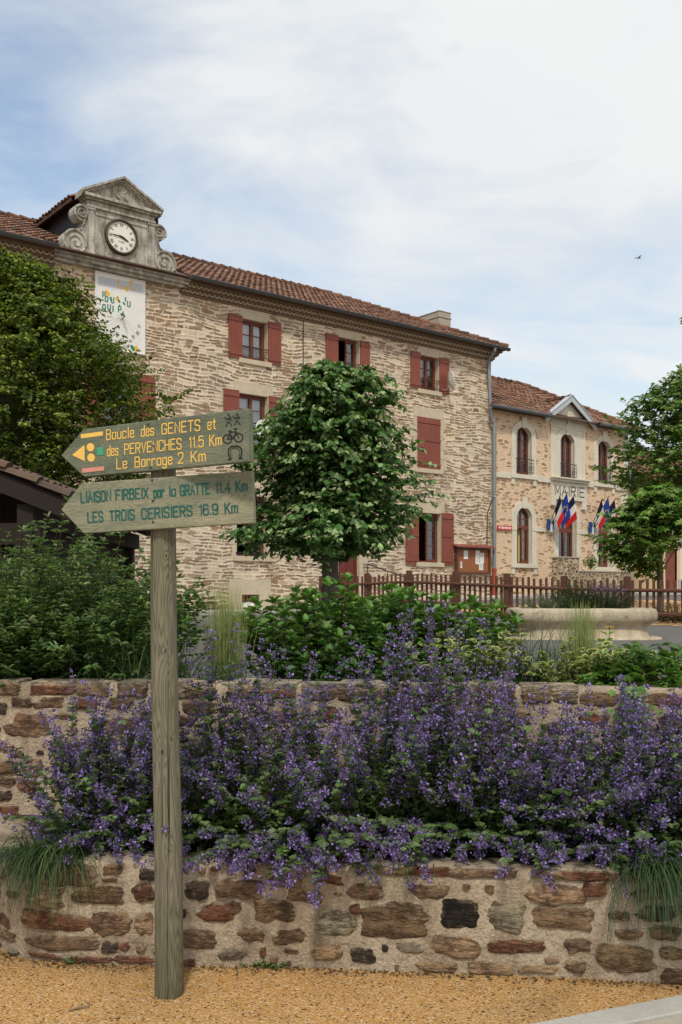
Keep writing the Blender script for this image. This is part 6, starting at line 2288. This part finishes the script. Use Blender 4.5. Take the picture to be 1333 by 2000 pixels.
# grasses
def tuft(name, label, x, y, z, n, L, spread, width, droop, col, light, pl, rx=.06, ry=.05, group=None, bias=(0, 0, 0)):
    t = thing(name, label, "grass", (x, y, z), 0, group)
    az = R.random(n) * 6.283
    ln = np.abs(R.normal(0, spread, n))
    d = np.stack([np.cos(az) * np.sin(ln), np.sin(az) * np.sin(ln), np.cos(ln)], 1) + np.array(bias)
    roots = np.stack([R.normal(0, rx, n), R.normal(0, ry, n), 0 * az], 1)
    blades("blades", roots, d, L * R.uniform(.55, 1.1, n), width, droop * R.uniform(.6, 1.4, n), pal(n, col, .25, light, pl), m_leaf, t, seg=9)
    return t


SEDGE = ((.045, .09, .03), (.13, .18, .07), .2)
tuft("sedge_tuft", "arching green sedge tuft on the wall left of the signpost", at(225, 5.75), 5.75, GB, 420, .52, .75, .0055, 2.0, *SEDGE, rx=.09)
tuft("sedge_tuft", "arching green sedge tuft partly behind the signpost post", at(330, 5.75), 5.75, GB, 300, .48, .7, .005, 1.9, *SEDGE, rx=.07)
tuft("sedge_tuft", "arching dark sedge tuft between the two variegated shrubs", at(1055, 5.75), 5.75, GB, 420, .45, .75, .0045, 2.0, (.035, .075, .022), (.09, .14, .05), .2, rx=.10)
tuft("sedge_tuft", "small arching sedge tuft left of the first variegated shrub", at(950, 5.75), 5.75, GB, 250, .40, .7, .0045, 1.9, (.035, .075, .022), (.09, .14, .05), .2)
tuft("sedge_tuft", "small green sedge tuft on the wall edge below the pale feather grass", at(425, 5.7), 5.7, GB, 260, .28, .7, .005, 1.9, *SEDGE, rx=.09)
tuft("feather_grass", "pale upright feather grass right of the signpost post", at(443, 6.0), 6.0, GB, 650, .62, .12, .0026, .25, (.22, .28, .08), (.34, .35, .16), .4, rx=.045)
tuft("feather_grass", "pale upright feather grass in front of the stone fountain", at(1138, 6.0), 6.0, GB, 500, .50, .12, .0026, .25, (.22, .28, .08), (.34, .35, .16), .4, rx=.045)
tuft("hanging_sedge", "dark sedge hanging over the lower wall at the left end", at(95, 4.62), 4.62, .455, 480, .42, .8, .004, 3.0, (.035, .075, .02), (.07, .11, .03), .2, rx=.11, ry=.04, bias=(-.2, -.75, -.1))
tuft("hanging_sedge", "dark sedge hanging over the lower wall at the right edge", at(1292, 4.36), 4.36, .455, 420, .52, .5, .0036, 3.2, (.03, .065, .02), (.06, .10, .03), .2, rx=.10, ry=.03, bias=(0, -.9, -.2))
tuft("hanging_sedge", "few thin sedge blades hanging over the middle of the lower wall", at(760, 4.45), 4.45, .455, 22, .45, .4, .003, 3.2, (.03, .065, .02), (.06, .10, .03), .2, rx=.10, ry=.02, bias=(0, -.9, -.2))

# variegated shrubs: cream edged leaves
def variegated(label, x, y, z, n, rx, h):
    t = thing("variegated_shrub", label, "shrub", (x, y, z), 0, "variegated shrubs on the upper bed")
    P0 = np.stack([R.normal(0, rx * .35, n), R.normal(0, .06, n), 0 * R.random(n)], 1)
    az = R.random(n) * 6.28
    ln = np.abs(R.normal(0, .8, n)).clip(0, 1.5)
    d = np.stack([np.cos(az) * np.sin(ln), np.sin(az) * np.sin(ln) * .7 - .1, np.cos(ln)], 1)
    P = smoothpath(P0, d, h * R.uniform(.5, 1.15, n), np.array([0, 0, -.5]) + R.normal(0, .3, (n, 3)), 7)
    ribbons("stems", P, .003, pal(n, (.12, .12, .04), .2), m_stem, t)
    k = 8
    f = np.linspace(.25, .99, k)[None] + R.normal(0, .02, (n, k))
    p, dd = along(P, f)
    Pl, A, N = [], [], []
    for s in range(2):
        a = R.random((n, k)) * 6.28
        v = np.stack([np.cos(a), np.sin(a), .1 + 0 * a], -1)
        Pl.append(p.reshape(-1, 3)); A.append((v + dd * .5).reshape(-1, 3)); N.append((np.array([0, -.35, 1.0]) + R.normal(0, .35, (n, k, 3))).reshape(-1, 3))
    Pl, A, N = np.concatenate(Pl), unit(np.concatenate(A)), np.concatenate(N)
    sz = R.uniform(.040, .066, len(Pl))
    lf = scatter("leaves", 'heart', Pl, A, N, sz, .62, pal(len(Pl), (.50, .50, .20), .15), m_leaf, t)
    S = unit(np.cross(A, N)); N2 = np.cross(S, A)
    scatter("leaf_centres", 'heart', Pl + A * (sz * .12)[:, None] + N2 * .0016, A, N, sz * .72, .52, pal(len(Pl), (.085, .17, .035), .25), m_leaf, lf)


variegated("cream and green variegated shrub with sparse sprays left of the feather grass", at(965, 5.8), 5.8, GB, 34, .45, .34)
variegated("dense cream and green variegated shrub below the stone fountain", at(1165, 5.7), 5.7, GB, 60, .50, .30)

# leafy ground cover, lobed leaves, at the right
t = thing("ground_cover_plant", "bright green lobed leaf ground cover spilling over the wall at the right edge", "plant", (at(1275, 5.55), 5.55, GB))
n = 620
a = R.random(n) * 6.28
rr = np.sqrt(R.random(n))
P = np.stack([np.cos(a) * rr * .42, np.sin(a) * rr * .32, .02 + .26 * (1 - rr ** 2) * R.uniform(.5, 1.1, n)], 1)
A = np.stack([np.cos(a), np.sin(a) - .3, .15 + R.normal(0, .2, n)], 1) + R.normal(0, .4, (n, 3))
scatter("leaves", 'plane', P, A, np.array([0, -.25, 1.0]) + R.normal(0, .25, (n, 3)), R.uniform(.05, .085, n), 1.0, pal(n, (.075, .16, .025), .25, (.12, .22, .04), .25), m_leaf, t)
stp = smoothpath(np.stack([P[:, 0] * .6, P[:, 1] * .6, 0 * a], 1), unit(P + [0, 0, .1]), np.full(n, .16), R.normal(0, .2, (n, 3)), 4)
ribbons("stems", stp[:200], .0016, pal(200, (.09, .14, .03), .2), m_stem, t)
t = thing("ground_cover_plant", "small trail of bright lobed leaves hanging down the face of the upper wall", "plant", (at(1228, 5.1), 5.08, 1.2))
n = 70
P = np.stack([R.normal(0, .045, n), -.03 - .02 * R.random(n), R.uniform(-.14, .03, n)], 1)
scatter("leaves", 'plane', P, np.stack([R.normal(0, .6, n), -.4 + 0 * R.random(n), R.normal(-.5, .3, n)], 1), np.array([0, -.9, .6]) + R.normal(0, .3, (n, 3)), R.uniform(.035, .06, n), 1.0, pal(n, (.10, .20, .03), .2), m_leaf, t)
mb = MB()
for k in range(5): mb.tube([(.02 * k - .04, .03, .02), (.02 * k - .04, -.03, .0), (.03 * k - .06, -.035, -.12)], .002, 4, col=(.08, .12, .03))
mb.build("stems", m_stem, t)
t = thing("marigold_plant", "single small yellow flower standing before the fountain base", "flower", (at(1191, 6.6), 6.6, 1.1))
mb = MB(); mb.tube([(0, 0, 0), (.01, 0, .2), (0, 0, .37)], .003, 5, col=(.08, .13, .03)); mb.build("stem", m_stem, t)
k = 16; a = np.arange(k) * 6.283 / k
scatter("flower", 'petal', np.tile([0, 0, .37], (k, 1)), np.stack([np.cos(a), np.sin(a), .25 + 0 * a], 1), np.tile([0, -.3, 1.0], (k, 1)), .034, .5, pal(k, (.75, .42, .02), .1), m_petal, t)

# plants growing in the fountain
fg -= .07
leafy_shrub("silver_shrub", "small silvery shrub planted in the left of the fountain", "shrub", fx - .55, fy, fg + .49, 80, .42, .9, .04, .25, 16, (.20, .24, .16), (.30, .34, .24), .3, .2, rx=.2, ry=.2)
leafy_shrub("rosemary_bush", "dark green needle leaved bush planted in the middle of the fountain", "shrub", fx - .05, fy + .05, fg + .49, 100, .52, .7, .05, .18, 18, (.05, .095, .04), (.08, .12, .05), .3, .2, rx=.22, ry=.2)
lav = leafy_shrub("lavender_bush", "purple topped lavender bush planted in the right of the fountain", "shrub", fx + .45, fy - .02, fg + .49, 110, .50, .8, .045, .2, 16, (.06, .095, .05), (.09, .11, .06), .3, .2, rx=.25, ry=.2)
n = 150
a = R.random(n) * 6.28; rr = np.sqrt(R.random(n)) * .38
P = np.stack([np.cos(a) * rr, np.sin(a) * rr * .8, .42 - rr * .3 + R.uniform(-.04, .06, n)], 1)
scatter("flowers", 'petal', P, R.normal(0, .5, (n, 3)) + [0, 0, 1], R.normal(0, 1, (n, 3)), .04, .5, pal(n, (.16, .09, .21), .25), m_petal, lav)
leafy_shrub("low_weed", "low green weed by the fence foot right of the fountain", "plant", 5.6, 19.6, gz(5.6, 19.6), 40, .35, .9, .07, .5, 8, (.06, .13, .03), (.10, .18, .04), .2, .3, rx=.25, ry=.2)
leafy_shrub("low_weed", "green plant behind the fence below the plane tree trunk", "plant", 7.6, 22.4, gz(7.6, 22.4), 50, .55, .8, .09, .4, 9, (.045, .10, .025), (.09, .16, .04), .2, .3, rx=.3, ry=.25)
for k, (px, py) in enumerate(((497, 1884), (537, 1886), (150, 1878))):
    D = 1.7 * FPX / (py + 4 - 1160)
    leafy_shrub("weed", ("tiny green weed at the foot of the lower wall, left of its neighbour", "tiny green weed at the foot of the lower wall, below the hanging catmint", "tiny dry weed at the foot of the lower wall near its left end")[k], "weed", at(px, D), D, 0.0, 14 if k < 2 else 8, .04, 1.0, .018, .6, 4, (.10, .18, .02), (.14, .24, .03), .3, .3, rx=.035, ry=.012, group="weeds at the wall foot")
P = fw(-12.6, -.35, gz(*fw(-12.6, -.35)[:2]) + .1)
leafy_shrub("weed", "green weed on the pavement edge at the foot of the house wall", "weed", P.x, P.y, P.z, 40, .28, .9, .06, .5, 6, (.06, .12, .03), (.1, .17, .04), .2, .3, rx=.3, ry=.12)

# ------------------------------------------------------------ trees
def tree(name, label, x, y, z, tr, th, prof, nsh, per, ls, tpl, lw, col, light, pl, cx=0, cy=0, droop=.5, inner=.25, seed=1, lob=.22, limbs=9, group=None, sx=1.0, keepf=None):
    """trunk, limbs and leafy shoots; prof (height above base, radius) outlines the crown"""
    t = thing(name, label, "tree", (x, y, z), 0, group)
    rr = random.Random(seed)
    z0, z1 = prof[0][0], prof[-1][0]
    mb = MB()
    pts = [(0, 0, -.05), (.0, 0, th * .1), (.015, 0, th * .5), (cx * .2, cy * .2, th), (cx * .6, cy * .6, th + (z1 - th) * .4), (cx, cy, th + (z1 - th) * .8)]
    mb.tube(pts, [tr * 1.25, tr * 1.04, tr * .95, tr * .88, tr * .5, tr * .1], 14)
    tk = mb.build("trunk", m_bark, t, smooth=True)
    n = nsh
    zz = z0 + (z1 - z0) * R.random(n) ** .9
    pr = np.interp(zz, [p[0] for p in prof], [p[1] for p in prof])
    az = R.random(n) * 6.283
    lump = np.array([mnoise.noise(Vector((math.cos(a) * 1.6 + seed, math.sin(a) * 1.6, h * 1.1))) + .5 * mnoise.noise(Vector((math.cos(a) * 4 + seed, math.sin(a) * 4, h * 2.5 + 7))) for a, h in zip(az, zz)])
    rad_ = pr * (1 + lob * lump * 1.6) * np.where(R.random(n) < inner, R.uniform(.35, .8, n), R.uniform(.80, 1.12, n))
    hd = np.stack([np.cos(az) * sx, np.sin(az), 0 * az], 1)
    axis = np.stack([cx * np.clip(zz / z1, 0, 1), cy * np.clip(zz / z1, 0, 1), 0 * zz], 1)
    end = axis + hd * rad_[:, None] + np.stack([0 * zz, 0 * zz, zz], 1)
    SL = np.minimum(pr * .55 + .15, .75) * R.uniform(.6, 1.1, n)
    upz = R.uniform(.0, .75, n)
    dirs = unit(hd * 1.0 + np.stack([0 * zz, 0 * zz, upz], 1) + R.normal(0, .3, (n, 3)))
    st = end - dirs * SL[:, None]
    bend = np.array([0, 0, -droop]) + R.normal(0, .2, (n, 3))
    if keepf is not None:
        k = keepf(end + np.array([x, y, z]))
        st, dirs, SL, bend = st[k], dirs[k], SL[k], bend[k]
        n = len(st)
    P = smoothpath(st, dirs, SL * 1.1, bend, 6)
    # limbs to some of the shoots, so that branches show through the gaps
    lb = MB()
    ids = list(range(0, n, max(1, n // (limbs * 8))))
    for i in ids:
        p = Vector(P[i, 0])
        h0 = min(max(th * .95, p.z - 1.0 * math.hypot(p.x - cx, p.y - cy) - .1), th + (z1 - th) * .75)
        f = (h0 - th) / max(.01, z1 - th)
        o = Vector((cx * max(.2, f), cy * max(.2, f), h0))
        m_ = o.lerp(p, .5) + Vector((rr.uniform(-.1, .1), rr.uniform(-.1, .1), .08))
        lb.tube([o, m_, p, Vector(P[i, 4])], [tr * .22, tr * .15, tr * .07, .004], 5, False)
    lb.build("limbs", m_bark, t, smooth=True)
    ribbons("twigs", P, max(.003, ls * .05), pal(n, (.10, .085, .05), .2), m_stem, t)
    f = np.linspace(.12, 1.0, per)[None] + R.normal(0, .03, (n, per))
    p, dd = along(P, f)
    side = unit(np.cross(dd, np.array([0, 0, 1.0]))) * np.where(np.arange(per) % 2 == 0, 1, -1)[None, :, None]
    A = side * .9 + dd * .55 + np.array([0, 0, -.35 * droop - .12]) + R.normal(0, .35, (n, per, 3))
    N = np.array([0, 0, 1.0]) + dd * .35 + R.normal(0, .35, (n, per, 3))
    sz = ls * R.uniform(.65, 1.15, (n, per)) * (1.08 - .3 * f)
    c = pal(n * per, col, .22, light, pl)
    tint = np.repeat(1 + R.normal(0, .14, (n, 1)), per, axis=0)
    c = c * tint
    tip = (f > .86).ravel() & np.repeat(R.random(n) < .6, per)
    c[tip] = pal(tip.sum(), light, .18)
    scatter("leaves", tpl, (p + side * ls * .12).reshape(-1, 3), A.reshape(-1, 3), N.reshape(-1, 3), sz.ravel(), lw, np.clip(c, .004, .8), m_leaf, t)
    return t


tx = at(645, 14.4)
tz = gz(tx, 14.4)
tree("lime_tree", "small round headed lime tree with heart shaped leaves in front of the stone house", tx, 14.4, tz, .135, 1.35,
     [(1.42, .4), (1.55, .95), (1.80, 1.14), (2.2, 1.2), (2.6, 1.14), (3.0, 1.02), (3.35, .9), (3.65, .72), (3.9, .56), (4.08, .40)], 1150, 21, .105, 'heart', .9,
     (.068, .15, .036), (.29, .39, .17), .12, droop=.9, inner=.35, seed=31, lob=.40, limbs=4)
tx = at(15, 17)
tree("dense_tree", "large dense dark green tree at the left in front of the stone house", tx, 17, gz(tx, 17), .24, 1.9,
     [(1.7, .9), (2.3, 1.9), (3.0, 2.35), (3.8, 2.65), (4.6, 2.45), (5.2, 1.95), (5.7, 1.5), (6.2, 1.0), (6.5, .5)], 3900, 24, .095, 'leaf', .66,
     (.085, .13, .017), (.22, .255, .033), .16, droop=.35, inner=.45, seed=8, lob=.17, limbs=4)
tx = at(1290, 23)
tree("plane_tree", "young plane tree with large lobed leaves and a thin trunk behind the fence", tx, 23, gz(tx, 23), .085, 1.15,
     [(1.15, .45), (1.35, .95), (1.7, 1.2), (2.2, 1.28), (2.7, 1.0), (3.0, .6), (3.15, .25)], 420, 13, .20, 'plane', .95,
     (.09, .18, .03), (.18, .28, .055), .22, droop=.35, inner=.3, seed=5, lob=.2, limbs=4, keepf=lambda E: (E[:, 2] > gz(tx, 23) + 1.95) | ((E[:, 0] < tx - .35) & (E[:, 2] > gz(tx, 23) + 1.3)))
tx = at(1378, 27)
tree("plane_tree", "taller dense plane tree rising at the right edge beside the town hall", tx, 27, gz(tx, 27), .16, 2.4,
     [(2.85, 1.0), (3.1, 1.75), (3.6, 2.15), (4.5, 2.3), (5.4, 2.0), (6.1, 1.5), (6.6, .85), (6.8, .3)], 1250, 14, .16, 'plane', .95,
     (.085, .165, .03), (.22, .31, .085), .18, droop=.3, inner=.3, seed=12, lob=.17, limbs=3)
tree("plane_tree", "plane tree outside the right edge with one leafy twig reaching into the sky", 5.42, 10.2, gz(5.5, 10.2), .11, 2.3,
     [(2.6, .6), (3.0, 1.3), (3.5, 1.85), (4.0, 1.5), (4.5, .7)], 130, 9, .15, 'plane', .95,
     (.07, .15, .022), (.13, .22, .035), .15, droop=.3, inner=.3, seed=21, lob=.2, limbs=4)

# ------------------------------------------------------------ small things
bz = EYE + (1160 - 504) / FPX * 60
bird = thing("bird", "tiny bird with spread wings flying in the sky at the right", "bird", (at(1248, 60), 60, bz), .4)
mb = MB()
mb.tube([(-.20, 0, 0), (-.12, 0, .0), (0, 0, .01), (.10, 0, .015), (.16, 0, .02), (.20, 0, .015)], [.02, .035, .05, .04, .03, .004], 8, col=(.30, .29, .28))
mb.build("body", m_col, bird, smooth=True)
for s in (-1, 1):
    mb = MB()
    mb.hexa([(-.06, s * .03, .02), (.07, s * .03, .02), (.05, s * .17, .08), (-.04, s * .17, .08), (-.06, s * .03, .032), (.07, s * .03, .032), (.05, s * .17, .09), (-.04, s * .17, .09)], (.30, .29, .28))
    mb.hexa([(-.04, s * .17, .08), (.05, s * .17, .08), (-.04, s * .34, .06), (-.06, s * .34, .06), (-.04, s * .17, .09), (.05, s * .17, .09), (-.04, s * .34, .066), (-.06, s * .34, .066)], (.18, .18, .18))
    mb.build("wing", m_col, bird)
tw = thing("twig", "short broken dry twig lying on the orange gravel", "twig", (at(157, 4.02), 4.02, .006), .25)
mb = MB(); mb.tube([(-.045, -.01, 0), (0, 0, .005), (.035, .004, .003)], [.004, .005, .003], 6, col=(.22, .15, .10)); mb.tube([(.033, .004, .003), (.038, .035, .008)], .003, 5, col=(.22, .15, .10))
mb.build("stick", m_stem, tw)

lt = tag(scatter("leaf_litter", 'leaf', *(lambda S_: ([tuple(LOW.at(q)[0] + LOW.at(q)[1] * (.012 + abs(rnd.gauss(0, .035))) + Vector((0, 0, .003 + rnd.random() * .006))) for q in S_], R.normal(0, 1, (len(S_), 3)) * [1, 1, .15], R.normal(0, .3, (len(S_), 3)) + [0, 0, 1]))([rnd.uniform(.8, LOW.s[-1] - .6) for _ in range(2600)]),
    R.uniform(.006, .018, 2600), .6, pal(2600, (.10, .06, .03), .4, (.22, .15, .07), .2), m_stem), "line of dry leaf litter and crumbs along the foot of the lower wall", "leaf litter", kind='stuff')
